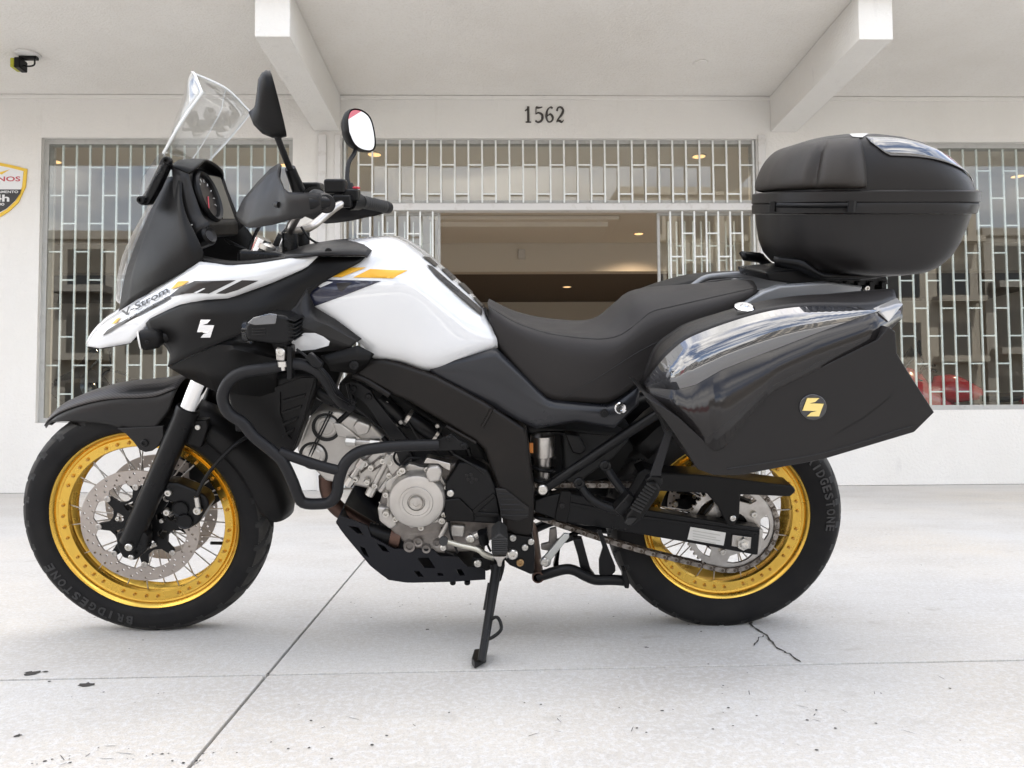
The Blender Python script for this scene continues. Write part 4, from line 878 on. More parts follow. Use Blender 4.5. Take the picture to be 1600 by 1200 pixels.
trim = skin('shroud_trim', [
    cB.L([(1300, 335, -.216), (1345, 448, -.214), (1473, 525, -.212), (1617, 633, -.20)]), cB.L([(1235, 440, -.232), (1290, 505, -.243), (1420, 555, -.24), (1590, 650, -.215)]),
    cB.L([(1060, 560, -.257), (1225, 545, -.256), (1400, 610, -.248), (1562, 672, -.222)]), cB.L([(1130, 738, -.243), (1225, 715, -.245), (1400, 702, -.24), (1562, 692, -.218)])], 'plastic2', bike, 20, 1, spline=False, mirror=True, ang=20)[0]
eye = st('white_insert', cB, [(1214, 645), (1240, 615), (1290, 592), (1350, 592), (1395, 612), (1432, 640), (1425, 665), (1350, 688), (1222, 700)], bvh(trim), 'white', trim, .005)
skin('mount_cover', [cE.L([(150, 750, -.235), (365, 690, -.222), (452, 738, -.205)]), cE.L([(190, 800, -.23), (350, 770, -.222), (432, 770, -.205)]), cE.L([(205, 832, -.215), (340, 850, -.205), (410, 802, -.20)])], 'plastic', bike, 16, 1, spline=False, mirror=True, ang=20)
bolt('cover_bolt', cE(340, 803, -.222), .011, .006, 'black', trim)
def emblem2(px, py, sx, sy, tree, m, parent, off):
    a = [(-.55, .95), (.58, .95), (.20, .55), (-.34, .40), (.98, .36), (.55, -.95), (-.58, -.95), (-.20, -.55), (.34, -.40), (-.98, -.36)]
    sticker('emblem', [(px + x * sx, py - y * sy) for x, y in a], tree, m, parent, off, 3)
emblem2(*cB.px(717, 570), 13.5, 14.5, bvh(shr), 'chrome', shr, .004)
# turn indicator
tip, root_ = cB(318, 640, -.235), cB(470, 615, -.20)
d = (root_ - tip).normalized()
ind = lathe('turn_indicator', [(0, 0), (.0, .016), (.003, .0225), (.012, .0245), (.035, .023), (.047, .016), (.05, .011), (.075, .011)], 'plastic', bike, cB(330, 640, -.225), (cB(470, 622, -.205) - cB(330, 640, -.225)).normalized(), 28)
lathe('indicator_lens', [(-.003, 0), (-.003, .019), (.001, .0235)], 'paper', ind, cB(328, 640, -.225), (cB(470, 622, -.205) - cB(330, 640, -.225)).normalized(), 28)
bolt('indicator_screw', cB(372, 648, -.248), .004, .003, 'black', ind)
# radiator side cover with louvres
rc_ = plate('radiator_cover', cP.L([(354, 606), (370, 596), (424, 590), (470, 584), (496, 584), (495, 604), (476, 660), (458, 708), (438, 716), (415, 700), (388, 664), (362, 640)], -.205), -.21, -.15, 'plastic', bike, bevel=.008, mirror=True)[0]
plate('cover_frame', cP.L([(430, 605), (472, 590), (492, 590), (474, 656), (458, 702), (448, 694), (430, 650)], -.212), -.216, -.205, 'plastic', rc_, holes=[cP.L([(438, 612), (470, 600), (484, 598), (468, 652), (456, 686), (450, 680), (438, 645)], -.212)])
for k in range(4): plate('louvre', cP.L([(442, 625 + 18 * k), (478 - 6 * k, 615 + 18 * k), (477 - 6 * k, 619 + 18 * k), (443, 630 + 18 * k)], -.213), -.217, -.208, 'plastic', rc_, bevel=.001)
# side cover and seat
scv = skin('side_cover', [cF.L([(-237, 676, -.160), (-8, 608, -.150), (120, 566, -.138), (262, 705, -.152), (405, 850, -.165), (560, 868, -.17), (740, 880, -.165), (912, 760, -.15)]), cF.L([(-237, 690, -.162), (-10, 720, -.164), (120, 760, -.165), (250, 850, -.172), (380, 905, -.18), (560, 915, -.185), (750, 930, -.18), (900, 820, -.16)]), cF.L([(-232, 702, -.160), (-6, 832, -.167), (130, 902, -.17), (230, 955, -.176), (340, 1006, -.176), (560, 966, -.178), (762, 1004, -.176), (893, 880, -.16)])], 'satin', bike, 36, 3, spline=False, mirror=True, ang=50)[0]
bolt('seat_lock', cF(798, 894, -.184), .015, .005, 'chrome', scv); bolt('cover_screw', cF(710, 923, -.186), .011, .003, 'black', scv)
seat_rows = [
    cF.L([(88, 420, -.10), (135, 560, -.125), (255, 700, -.148), (400, 838, -.162), (560, 855, -.17), (740, 858, -.17), (905, 742, -.165), (1050, 640, -.16), (1340, 420, -.15), (1540, 275, -.13)]),
    cF.L([(86, 395, -.105), (170, 520, -.135), (300, 640, -.16), (430, 730, -.175), (560, 760, -.182), (720, 745, -.182), (880, 640, -.178), (1020, 560, -.172), (1330, 390, -.16), (1540, 262, -.135)]),
    cF.L([(84, 365, -.10), (200, 450, -.135), (330, 520, -.16), (470, 580, -.175), (600, 600, -.18), (730, 590, -.18), (860, 510, -.176), (1000, 430, -.17), (1320, 330, -.158), (1540, 252, -.132)]),
    cF.L([(80, 345, -.085), (230, 432, -.115), (400, 488, -.14), (520, 508, -.148), (620, 518, -.15), (720, 520, -.152), (830, 480, -.148), (960, 378, -.145), (1300, 298, -.138), (1540, 243, -.115)]),
    cF.L([(78, 333, -.045), (240, 425, -.06), (390, 468, -.075), (520, 480, -.08), (620, 475, -.08), (720, 445, -.08), (820, 365, -.08), (940, 290, -.08), (1300, 250, -.075), (1530, 225, -.065)]),
    cF.L([(76, 330, 0), (230, 412, 0), (380, 450, 0), (500, 453, 0), (610, 437, 0), (700, 396, 0), (790, 325, 0), (920, 258, 0), (1280, 225, 0), (1510, 205, 0)])]
seat = skin('seat', seat_rows, 'seat', bike, 44, 4, both=True, thick=.003, ang=60)
stt = bvh(seat)
def seam(pts, crop, tree, r=.0013, m='void', parent=None):
    q = []
    for p in catmull([(*crop.px(*p), 0) for p in pts], 40):
        h_, n_ = hit(p.x, p.y, tree)
        if h_ is not None: q.append(h_ + n_ * .0016)
    if len(q) > 4: tube('seam', q, r, m, parent, 5, spline=False)
seam([(84, 350), (230, 436), (400, 492), (560, 516), (700, 523), (800, 500), (900, 430), (965, 376), (1100, 342), (1300, 297), (1530, 246)], cF, stt, parent=seat)
seam([(492, 838), (700, 715), (900, 588), (1100, 490), (1330, 392)], cF, stt, parent=seat)
plate('under_seat_block', cF.L([(170, 600), (300, 730), (420, 862), (560, 880), (745, 890), (905, 775), (1000, 700), (1000, 600), (500, 560)], -.10), -.135, .135, 'void', seat, bevel=.01)  # dark block added to close the gap below the seat
# ---- dash, screen, mirrors, bars
dash = plate('instrument_housing', cC.L([(300, 598), (330, 580), (395, 628), (415, 705), (468, 858), (506, 900), (508, 980), (385, 988), (345, 900), (312, 720)], -.11), -.11, .11, 'plastic', bike, bevel=.010, seg=3)
skin('instrument_hood', [cC.L([(300, 602, -.115), (350, 612, -.118), (398, 632, -.118)]), cC.L([(330, 572, -.07), (390, 575, -.075), (452, 592, -.08)]), cC.L([(372, 562, 0), (430, 555, 0), (500, 560, 0)])], 'plastic', dash, 10, 3, both=True, thick=.006)
side_d = skin('dash_side_panel', [cC.L([(318, 600, -.122), (312, 720, -.125), (345, 895, -.135), (388, 1000, -.15)]), cC.L([(398, 632, -.12), (418, 705, -.122), (470, 858, -.128), (520, 905, -.135)])], 'plastic2', dash, 10, 1, spline=False, mirror=True)
e0, e1 = cC(402, 660, -.11), cC(470, 850, -.11)       # rear face edge
fx = (e1 - e0); fn = V((-fx.z, 0, fx.x)).normalized();
if fn.x < 0: fn = -fn
fc = (e0 + e1) / 2
g0 = V((fc.x, -.042, fc.z)) + fn * .002
gau = lathe('tachometer', [(0, 0), (0, .050), (.008, .052), (.012, .058), (.006, .063), (0, .064)], 'black', dash, g0, fn, 40)
lathe('tachometer_face', [(.001, 0), (.001, .047)], 'decal', gau, g0, fn, 32)
for k in range(11):
    a = R_(230 - k * 26); ex = V((0, 1, 0)); ey = fx.normalized() * -1
    p0 = g0 + fn * .002 + (ex * math.cos(a) + ey * math.sin(a)) * .036; p1 = g0 + fn * .002 + (ex * math.cos(a) + ey * math.sin(a)) * .044; tube('dial_tick', [p0, p1], .0011, 'paper', gau, 5)
tube('dial_needle', [g0 + fn * .003, g0 + fn * .003 + (V((0, -1, 0)) * .6 + fx.normalized() * .8) * .036], .0013, 'redtrim', gau, 5)
ey = fx.normalized(); c0_ = V((fc.x, .055, fc.z)) + fn * .003
make('display', [c0_ + V((0, sx * .045, 0)) + ey * (sz * .055) for sx, sz in ((-1, -1), (1, -1), (1, 1), (-1, 1))], [(0, 1, 2, 3)], 'lcd', dash, ang=None, solid=.003)
box_b = tube('power_socket', [cC(440, 1000, -.12), cC(510, 968, -.135)], .022, 'black', dash, 20, spline=False); lathe('socket_cap', [(0, 0), (0, .012), (.004, .017), (-.004, .021)], 'plastic2', box_b, cC(515, 966, -.136), (cC(510, 968, -.135) - cC(440, 1000, -.12)).normalized(), 24)
plate('dash_sticker', cC.L([(395, 905), (425, 905), (415, 938), (390, 938)], -.135), -.139, -.136, 'paper', dash, bevel=0)
# screen: centre line, mid and near edge, mirrored
scr_c = cC.L([(285, 520, 0), (330, 400, 0), (385, 230, 0), (415, 130, 0), (430, 88, 0)])
fm = cC.L([(470, 560, .085), (520, 430, .10), (570, 300, .112), (590, 215, .115), (604, 170, .105)]); fm[0] = cC(262, 535, -.085); fm[1] = cC(300, 430, -.10)
scr_m = [V((p.x, -abs(p.y), p.z)) for p in fm]
scr_n = cC.L([(262, 520, -.14), (330, 400, -.16), (400, 290, -.17), (440, 235, -.172), (472, 190, -.172)])
wsn = skin('windscreen', [scr_n, scr_m, scr_c], 'screen', bike, 22, 5, both=True, thick=.004, ang=180)
edge = catmull(scr_n, 16); tube('screen_edge', edge, .0030, 'edgehighlight', wsn, 6, mirror=True, spline=False)
tops = catmull([scr_n[-1], scr_m[-1], scr_c[-1], V((scr_m[-1].x, -scr_m[-1].y, scr_m[-1].z)), V((scr_n[-1].x, -scr_n[-1].y, scr_n[-1].z))], 30); tube('screen_edge', tops, .0028, 'edgehighlight', wsn, 6, spline=False)
tube('screen_ridge', catmull(scr_m, 14), .0012, 'edgehighlight', wsn, 5, mirror=True, spline=False)  # whitish tubes paint in the refracted lines of the screen
scb = plate('screen_bracket', cC.L([(262, 540), (290, 545), (300, 580), (240, 710), (190, 800), (150, 805), (130, 790), (185, 700)], -.12), -.13, -.10, 'black', bike, bevel=.006, mirror=True)[0]
plate('adjuster_cover', cC.L([(235, 530), (262, 512), (285, 545), (200, 690), (165, 770), (130, 745), (150, 650)], -.132), -.139, -.131, 'lens', scb, bevel=.003, mirror=True)
for x, y in ((290, 562), (150, 775)): bolt('screen_knob', cC(x, y, -.132), .010, .014, 'black', scb)
# handlebar
hb_pts = [V((-.172, -.425, 1.152)), V((-.215, -.30, 1.165)), V((-.26, -.20, 1.16)), V((-.325, -.11, 1.10)), V((-.34, 0, 1.09))]
hb = tube('handlebar', hb_pts + [V((p.x, -p.y, p.z)) for p in reversed(hb_pts[:-1])], .011, 'steel', bike, 14)
for s in (-1, 1):
    a, b = V((-.176, s * .415, 1.152)), V((-.222, s * .285, 1.165))
    gr = tube('grip', [a, a.lerp(b, .5), b], .0175, 'grip', hb, 18)
    for k in range(9): p = a.lerp(b, .1 + k * .09); lathe('grip_ring', [(-.003, .0178), (0, .0188), (.003, .0178)], 'grip', gr, p, (b - a).normalized(), 18)
    lathe('bar_end_weight', [(-.03, 0), (-.03, .010), (-.026, .018), (-.004, .0195), (.004, .016)], 'black', hb, a, (b - a).normalized(), 24)
    lathe('end_disc', [(-.034, 0), (-.034, .006), (-.0305, .007), (-.0305, .015)], 'plastic2', hb, a, (b - a).normalized(), 20)
    sw = tube('switch_housing', [V((-.228, s * .265, 1.165)), V((-.245, s * .225, 1.165))], .024, 'black', hb, 16, spline=False)
    box('switch_box', (-.262, min(s * .21, s * .262), 1.165), (-.218, max(s * .21, s * .262), 1.198), 'black', sw, bevel=.006)
    tube('lever', [V((-.285, s * .22, 1.165)), V((-.29, s * .30, 1.160)), V((-.275, s * .40, 1.150)), V((-.262, s * .425, 1.148))], .0065, 'black', hb, 8)
    box('lever_clamp', (-.285, min(s * .19, s * .225), 1.148), (-.235, max(s * .19, s * .225), 1.182), 'black', hb, bevel=.006)
    tube('riser', [V((-.345, s * .06, 1.01)), V((-.34, s * .06, 1.085))], .019, 'black', hb, 14, spline=False)
    tube('cable', [V((-.27, s * .23, 1.15)), V((-.37, s * .16, 1.12)), V((-.44, s * .08, 1.02)), V((-.42, s * .05, .9))], .0042, 'black', hb, 6)
box('kill_switch', (-.235, .225, 1.199), (-.218, .255, 1.205), 'redtrim', hb, bevel=.002)
fluid = box('brake_reservoir', (-.31, .20, 1.185), (-.25, .245, 1.225), 'black', hb, bevel=.008)
tc_ = plate('triple_clamp', [(-.455, 1.005), (-.30, 1.0), (-.30, 1.03), (-.36, 1.045), (-.45, 1.05)], -.135, .135, 'black', bike, bevel=.012)
for s in (-1, 1): lathe('fork_cap', [(0, .024), (.012, .024), (.016, .016), (.016, 0)], 'bolt', tc_, (-.392, s * .105, 1.05), (.46, 0, .89), 20)
lathe('steering_nut', [(0, .02), (.014, .02), (.016, 0)], 'bolt', tc_, (-.36, 0, 1.045), (.4, 0, .9), 6)
tube('ignition_cable', [cC(1010, 920, -.05), cC(1060, 985, -.05), cC(1120, 1012, -.05), cC(1200, 1005, -.05)], .003, 'black', tc_, 6)
# hand guards
def guard():
    top_ = cC.L([(667, 848, -.29), (700, 775, -.31), (770, 690, -.335), (850, 606, -.35), (899, 577, -.355), (893, 650, -.385), (908, 706, -.415), (945, 736, -.435), (1040, 736, -.452), (1118, 742, -.458)])
    mid_ = cC.L([(665, 856, -.292), (712, 812, -.335), (780, 765, -.37), (850, 725, -.395), (895, 712, -.41), (910, 735, -.425), (935, 765, -.44), (975, 782, -.448), (1050, 778, -.458), (1120, 775, -.462)])
    bot_ = cC.L([(668, 866, -.292), (690, 900, -.33), (722, 925, -.365), (780, 920, -.39), (850, 908, -.415), (900, 895, -.428), (960, 880, -.44), (1020, 868, -.45), (1080, 850, -.456), (1122, 835, -.46)])
    return skin('hand_guard', [top_, mid_, bot_], 'plastic2', bike, 40, 3, spline=False, mirror=True, ang=50, thick=.006)
hgd = guard()
for s, o in zip((-1, 1), hgd):
    tube('guard_stay', [V((-.172, s * .45, 1.152)), V((-.168, s * .452, 1.152)), V((-.195, s * .455, 1.15))], .012, 'black', o, 10)
# mirrors
def mirror(s):
    yaw = R_(17) if s < 0 else R_(-26)           # glass turned towards the rider
    Mx = M.Translation((-.262, -.402, 1.337) if s < 0 else (-.236, .412, 1.372)) @ M.Rotation(yaw, 4, 'Z') @ M.Rotation(R_(-10), 4, 'Y')
    pr = [(-.075, -.012), (-.066, .035), (-.035, .066), (.02, .070), (.064, .052), (.076, .01), (.068, -.042), (.040, -.066), (-.02, -.066), (-.058, -.048)]
    pr = [(a * .88, b * .88) for a, b in pr]
    if s < 0: pr = [(-a, b) for a, b in pr][::-1]
    ring = catmull([(0, a, b) for a, b in pr] + [(0, *pr[0])], 41)[:-1]; n = len(ring)
    vs = []; levels = ((.004, 1.0), (-.006, 1.02), (-.018, .97), (-.032, .80), (-.042, .50), (-.045, .12))
    for dx, k in levels: vs += [Mx @ V((dx * ((1.2 - .5 * max(0, min(1, (p.z + .05) / .11))) if s < 0 else 1), p.y * k * (.72 if s < 0 else 1), p.z * k)) for p in ring]
    fs = [(l * n + i, l * n + (i + 1) % n, (l + 1) * n + (i + 1) % n, (l + 1) * n + i) for l in range(len(levels) - 1) for i in range(n)] + [list(range((len(levels) - 1) * n, len(levels) * n))]
    mo = make('mirror', vs, fs, 'plastic', bike, ang=50)
    make('mirror_glass', [Mx @ V((.002, p.y * .93, p.z * .93)) for p in ring], [list(range(n))], 'mirror', mo, ang=None)
    base = V((-.245, s * .275, 1.19)); j1 = V((-.262, s * .30, 1.235)); j2 = V((-.252, s * .375, 1.305))
    tube('mirror_stem', [base, V((-.256, s * .285, 1.215)), j1, V((-.262, s * .335, 1.275)), j2, V((-.246, s * .40, 1.335))] if s > 0 else [V((-.25, s * .33, 1.19)), V((-.258, s * .365, 1.235)), V((-.268, s * .40, 1.29)), V((-.27, s * .41, 1.31))], .0065, 'black', mo, 10)
    b0 = base if s > 0 else V((-.248, s * .322, 1.178)); b1 = V((-.254, s * .283, 1.212)) if s > 0 else V((-.256, s * .352, 1.222))
    tube('stem_boot', [b0, b1], .014, 'black', mo, 12, spline=False, r2=.011)
    return mo
mirror(-1); mirror(1)

# ---- rear frame, swingarm, chain
sa = plate('swingarm', cI.L([(108, 440), (170, 415), (250, 400), (400, 425), (560, 468), (900, 525), (1195, 572), (1207, 600), (1192, 696), (1176, 702), (850, 642), (560, 592), (380, 560), (250, 542), (105, 492)], -.135), -.135, -.098, 'black', bike, bevel=.006, mirror=True)[0]
plate('swingarm_rib', cI.L([(260, 440), (560, 500), (1190, 590), (1188, 602), (560, 515), (262, 458)], -.136), -.1385, -.1345, 'black', sa, bevel=.001)
plate('swingarm_cap', cI.L([(1190, 575), (1210, 580), (1190, 698), (1180, 698)], -.136), -.137, -.10, 'steel', sa, bevel=.002)
plate('cross_brace', cI.L([(560, 470), (640, 480), (640, 560), (560, 590)], -.1), -.10, .10, 'black', sa, bevel=.006)
sat = bvh(sa)
sticker('warning_label', cI.X([(857, 562), (1027, 590), (1016, 652), (842, 622)]), sat, 'paper', sa, .0025, 6)
for k in range(4): sticker('label_print', cI.X([(868, 578 + k * 13), (1000 - 20 * (k % 2), 600 + k * 13), (999 - 20 * (k % 2), 604 + k * 13), (867, 582 + k * 13)]), sat, 'alframe', sa, .003, 6)
plate('axle_plate', cI.L([(1058, 600), (1150, 612), (1145, 668), (1053, 655)], -.137), -.141, -.136, 'steel', sa, bevel=.002)
p = cI(1108, 640, -.14); lathe('axle_nut', [(-.022, 0), (-.022, .006), (-.020, .010), (-.012, .010), (-.012, .017), (0, .018)], 'bolt', sa, (p.x, -.140, p.z), (0, 1, 0), 6)
plate('chain_slider_clip', cI.L([(235, 390), (285, 395), (280, 470), (265, 545), (205, 530), (215, 470)], -.14), -.142, -.134, 'plastic', sa, bevel=.003)
bolt('clip_screw', cI(240, 462, -.1425), .007, .003, 'plastic2', sa)
cg = plate('chain_guard', cI.L([(545, 400), (600, 300), (640, 280), (720, 300), (930, 310), (1100, 335), (1345, 362), (1358, 384), (1330, 412), (1180, 405), (1092, 402), (1088, 500), (1062, 555), (1030, 550), (985, 460), (930, 395), (700, 385), (640, 400), (560, 470)], -.128), -.140, -.132, 'plastic', bike, bevel=.004)
plate('guard_top', cI.L([(600, 300), (640, 280), (720, 300), (930, 310), (1345, 362), (1345, 372), (930, 322), (720, 312), (640, 295)], -.13), -.139, -.07, 'plastic', cg, bevel=.003)
bolt('guard_bolt', cI(1060, 520, -.1405), .008, .007, 'bolt', cg)
# rear hugger over the tyre
sec = [(40, .345, .09), (60, .350, .092), (85, .352, .092), (110, .352, .09), (135, .35, .085)]
skin('hugger', [[pol(RW, a, r - .05, -hv) for a, r, hv in sec], [pol(RW, a, r - .01, -hv * .95) for a, r, hv in sec], [pol(RW, a, r + .002, -hv * .5) for a, r, hv in sec], [pol(RW, a, r + .004, 0) for a, r, hv in sec]], 'plastic', bike, 16, 2, both=True)
# sprocket with teeth and windows
tp = []
for i in range(47):
    for f, r in ((0, .1165), (.25, .1165), (.42, .123), (.58, .123), (.75, .1165)): a = 2 * math.pi * (i + f) / 47; tp.append((RW.x + r * math.cos(a), RW.z + r * math.sin(a)))
wins = [[(RW.x + rr * math.cos(a0 + da), RW.z + rr * math.sin(a0 + da)) for rr, da in ((.098, -.38), (.102, -.2), (.103, 0), (.102, .2), (.098, .38), (.080, .30), (.076, 0), (.080, -.30))] for a0 in [2 * math.pi * k / 5 for k in range(5)]]
spr = plate('rear_sprocket', tp, -.098, -.091, 'steel', rw, holes=wins + [circle((RW.x, RW.z), .045, 24)])
for k in range(5): a = 2 * math.pi * (k + .5) / 5; bolt('sprocket_nut', (RW.x + .068 * math.cos(a), -.0985, RW.z + .068 * math.sin(a)), .009, .010, 'bolt', rw)
lathe('sprocket_carrier', [(-.09, .02), (-.09, .075), (-.085, .082), (-.07, .085), (-.06, .06)], 'black', rw, (RW.x, 0, RW.z), (0, 1, 0), 40)
Mt['linkdark'] = mat('chain_inner_link', (.10, .08, .065), .5, .7)
# chain: one joined run of links
fs_c = cI(60, 440, -.095); FS = V((fs_c.x, 0, fs_c.z + .01)); r1, r2 = .036, .120
dx = RW - FS; D_ = dx.length; base_a = math.atan2(dx.z, dx.x); al = math.asin((r2 - r1) / D_)
path = []
ta = base_a + math.pi / 2 + al
pt_top1 = FS + V((math.cos(ta), 0, math.sin(ta))) * r1; pt_top2 = RW + V((math.cos(ta), 0, math.sin(ta))) * r2
tb = base_a - math.pi / 2 - al
pt_b1 = FS + V((math.cos(tb), 0, math.sin(tb))) * r1; pt_b2 = RW + V((math.cos(tb), 0, math.sin(tb))) * r2
path += [pt_top1.lerp(pt_top2, i / 30) for i in range(30)]
n_ = 40; path += [RW + V((math.cos(ta + (tb - ta) * i / n_), 0, math.sin(ta + (tb - ta) * i / n_))) * r2 for i in range(n_ + 1)]
path += [pt_b2.lerp(pt_b1, i / 30) + V((0, 0, -.012 * math.sin(math.pi * i / 30))) for i in range(1, 31)]
tot = sum((b - a).length for a, b in zip(path, path[1:])); NL = int(tot / .0159); lp = resample(path, NL)
vs = []; fs = []; fm_ = []
def add_link(a, b, v0, v1, hgt):
    t = (b - a).normalized(); nrm = V((-t.z, 0, t.x)); k = len(vs); prof = []
    for c, ang0 in ((a, math.pi / 2), (b, -math.pi / 2)):
        for j in range(5): g = ang0 + math.pi * j / 4; prof.append(c + t * math.cos(g) * hgt + nrm * math.sin(g) * hgt)
    m_ = (a + b) / 2
    for v in (v0, v1): vs.extend([(p.x, v, p.z) for p in prof])
    n = len(prof); fs.append([k + i for i in range(n)]); fs.append([k + n + i for i in reversed(range(n))]); fs.extend((k + i, k + (i + 1) % n, k + n + (i + 1) % n, k + n + i) for i in range(n))
for i in range(NL - 1):
    o_ = .0 if i % 2 else .0022
    for s in (-1, 1): c = -.0945 + s * (.0062 + o_); add_link(lp[i], lp[i + 1], c - .001, c + .001, .0072 if i % 2 else .0062); fm_ += [i % 2] * (len(fs) - len(fm_))
    t = lp[i]; k = len(vs)
    for v in (-.1055, -.0835): vs.extend([(t.x + .0042 * math.cos(g * math.pi / 3), v, t.z + .0042 * math.sin(g * math.pi / 3)) for g in range(6)])
    fs.append([k + g for g in range(6)]); fs.append([k + 6 + g for g in reversed(range(6))]); fs.extend((k + g, k + (g + 1) % 6, k + 6 + (g + 1) % 6, k + 6 + g) for g in range(6))
fm_ += [0] * (len(fs) - len(fm_)); ch = make('drive_chain', vs, fs, 'chain', bike, ang=30); ch['kind'] = 'stuff'; ch.data.materials.append(Mt['linkdark'])
for p_, i_ in zip(ch.data.polygons, fm_): p_.material_index = i_
# rear caliper and far side bits seen through the wheel
plate('rear_caliper', [(RW.x - .11, RW.z + .03), (RW.x - .06, RW.z + .09), (RW.x + .0, RW.z + .10), (RW.x + .01, RW.z + .06), (RW.x - .05, RW.z + .02)], .075, .12, 'black', bike, bevel=.008)
# subframe
sub = tube('subframe_rail', [cI(150, 382, -.15), cI(330, 265, -.155), cI(560, 110, -.16), cI(700, 20, -.165)], .013, 'black', bike, 12, mirror=True)[0]
plate('rail_web', cI.L([(140, 372), (160, 395), (565, 118), (620, 60), (640, 30), (540, 90)], -.155), -.163, -.148, 'black', sub, bevel=.004)
bolt('rail_bolt', cI(147, 382, -.166), .013, .010, 'bolt', sub)
ps = tube('peg_bracket_tube', [cI(447, 268, -.17), cI(490, 335, -.19), cI(545, 405, -.21), cI(580, 440, -.225)], .011, 'black', bike, 12, mirror=True)[0]
tube('peg_bracket_tube', [cI(322, 350, -.17), cI(370, 420, -.19), cI(430, 460, -.205), cI(520, 490, -.22)], .011, 'black', ps, 12, mirror=True)
for x, y in ((447, 268), (322, 350)): bolt('bracket_bolt', cI(x, y, -.178), .014, .010, 'black', ps)
peg = plate('passenger_peg', cI.L([(545, 505), (575, 470), (655, 345), (690, 340), (715, 380), (700, 415), (625, 520), (575, 560), (540, 545)], -.265), -.275, -.225, 'plastic', bike, bevel=.008)
for k in range(9): a = cI(570 + 9.5 * k, 470 - 14.5 * k, -.277); b = cI(620 + 9 * k, 495 - 14 * k, -.277); tube('peg_rib', [a, b], .0028, 'grip', peg, 6)
plate('peg_hinge', cI.L([(490, 480), (560, 400), (590, 420), (560, 500), (520, 510)], -.25), -.255, -.215, 'black', peg, bevel=.004)
plate('peg_end', cI.L([(555, 520), (600, 520), (570, 555), (540, 545)], -.278), -.282, -.274, 'void', peg, bevel=.002)
plate('peg_mount', cI.L([(640, 330), (665, 310), (720, 320), (720, 350), (700, 372), (650, 362)], -.25), -.262, -.235, 'black', peg, bevel=.004)
# shock absorber
sh0, sh1 = cI(146, 150, -.09), cI(150, 340, -.09)
shk = lathe('shock_absorber', [(-.028, 0), (-.026, .020), (-.018, .026), (-.016, .030), (0, .031), (.038, .031), (.041, .024), (.10, .020), (.16, .020), (.16, 0)], 'steel', bike, sh0, (0, 0, -1), 28)
sp_pts = [sh0 + V((math.cos(g * .5) * .031, math.sin(g * .5) * .031, -.045 - g * .0026)) for g in range(70)]
tube('spring', sp_pts, .0055, 'black', shk, 8, spline=False)
plate('shock_sticker', cI.L([(84, 160), (102, 160), (102, 208), (84, 208)], -.12), -.1215, -.118, 'orange', shk, bevel=0)
plate('under_seat_panel', cI.L([(60, 60), (500, 90), (560, 120), (480, 210), (300, 340), (250, 330), (240, 100), (80, 100)], -.06), -.10, .10, 'void', bike, bevel=.01)
plate('dark_backing', cI.L([(30, 60), (560, 60), (610, 250), (470, 320), (300, 350), (110, 390), (30, 360)], 0), -.02, .06, 'void', bike, bevel=.01)  # dark plate added to close the gap, deep shade put into its colour
plate('fuse_box', cI.L([(250, 110), (320, 120), (360, 190), (330, 215), (290, 205)], -.13), -.14, -.10, 'plastic', bike, bevel=.006)
# ---- rider controls, stands
rp_ = tube('rider_peg', [cJ(528, 450, -.18), cJ(528, 430, -.215), cJ(528, 415, -.27)], .017, 'grip', bike, 14, mirror=True)[0]
plate('peg_rubber', cJ.L([(478, 375), (500, 355), (525, 335), (555, 355), (575, 372), (572, 465), (482, 468)], -.27), -.285, -.20, 'grip', rp_, bevel=.006)
for k in range(7): tube('peg_rib', [cJ(482, 385 + 12 * k, -.287), cJ(572, 383 + 12 * k, -.287)], .0024, 'grip', rp_, 6)
plate('peg_clevis', cJ.L([(482, 472), (570, 472), (545, 500), (538, 535), (518, 535), (508, 500)], -.25), -.262, -.215, 'steel', rp_, bevel=.003)
tube('peg_pivot', [cJ(560, 475, -.235), cJ(600, 460, -.235)], .010, 'steel', rp_, 12, spline=False); bolt('pivot_bolt', cJ(603, 468, -.245), .013, .010, 'bolt', rp_)
sl = skin('shift_lever', [cJ.L([(195, 380, -.205), (300, 410, -.205), (400, 432, -.205), (440, 455, -.205), (495, 480, -.20)]), cJ.L([(200, 402, -.205), (300, 432, -.205), (395, 455, -.205), (430, 485, -.205), (490, 508, -.20)])], mat('shift_lever_alloy', (.60, .58, .50), .4, .8), bike, 20, 1, thick=.010)
tube('lever_toe_peg', [cJ(200, 390, -.20), cJ(198, 398, -.245)], .011, 'grip', sl, 14, spline=False)
bolt('lever_bolt', cJ(198, 432, -.20), .008, .006, 'bolt', sl); bolt('stand_bolt', cJ(400, 522, -.17), .010, .009, 'bolt', sl)
plate('stand_mount', cJ.L([(370, 478), (480, 478), (500, 540), (450, 560), (380, 515)], -.15), -.165, -.135, 'black', bike, bevel=.004)
FOOT = BMI @ ground_pt(752, 1036, .012); top_s = cJ(512, 545, -.20); 
ss = tube('side_stand', [top_s, top_s.lerp(FOOT, .35), top_s.lerp(FOOT, .985)], .0135, 'black', bike, 14, spline=False, r2=.0098)
wdir = BMI.to_3x3()
fq = [ground_pt(x, y, .0) for x, y in ((737, 1040), (741, 1026), (758, 1024), (760, 1036), (742, 1047))]
make('stand_foot', [BMI @ (p + V((0, 0, .002))) for p in fq] + [BMI @ (p + V((0, 0, .018))) for p in fq], [list(range(5)), list(range(9, 4, -1))] + [(i, (i + 1) % 5, 5 + (i + 1) % 5, 5 + i) for i in range(5)], 'black', ss, bevel=.002)
d_ = (FOOT - top_s).normalized()
a_, b_ = top_s + d_ * (.585 * (FOOT - top_s).length), top_s + d_ * (.775 * (FOOT - top_s).length)
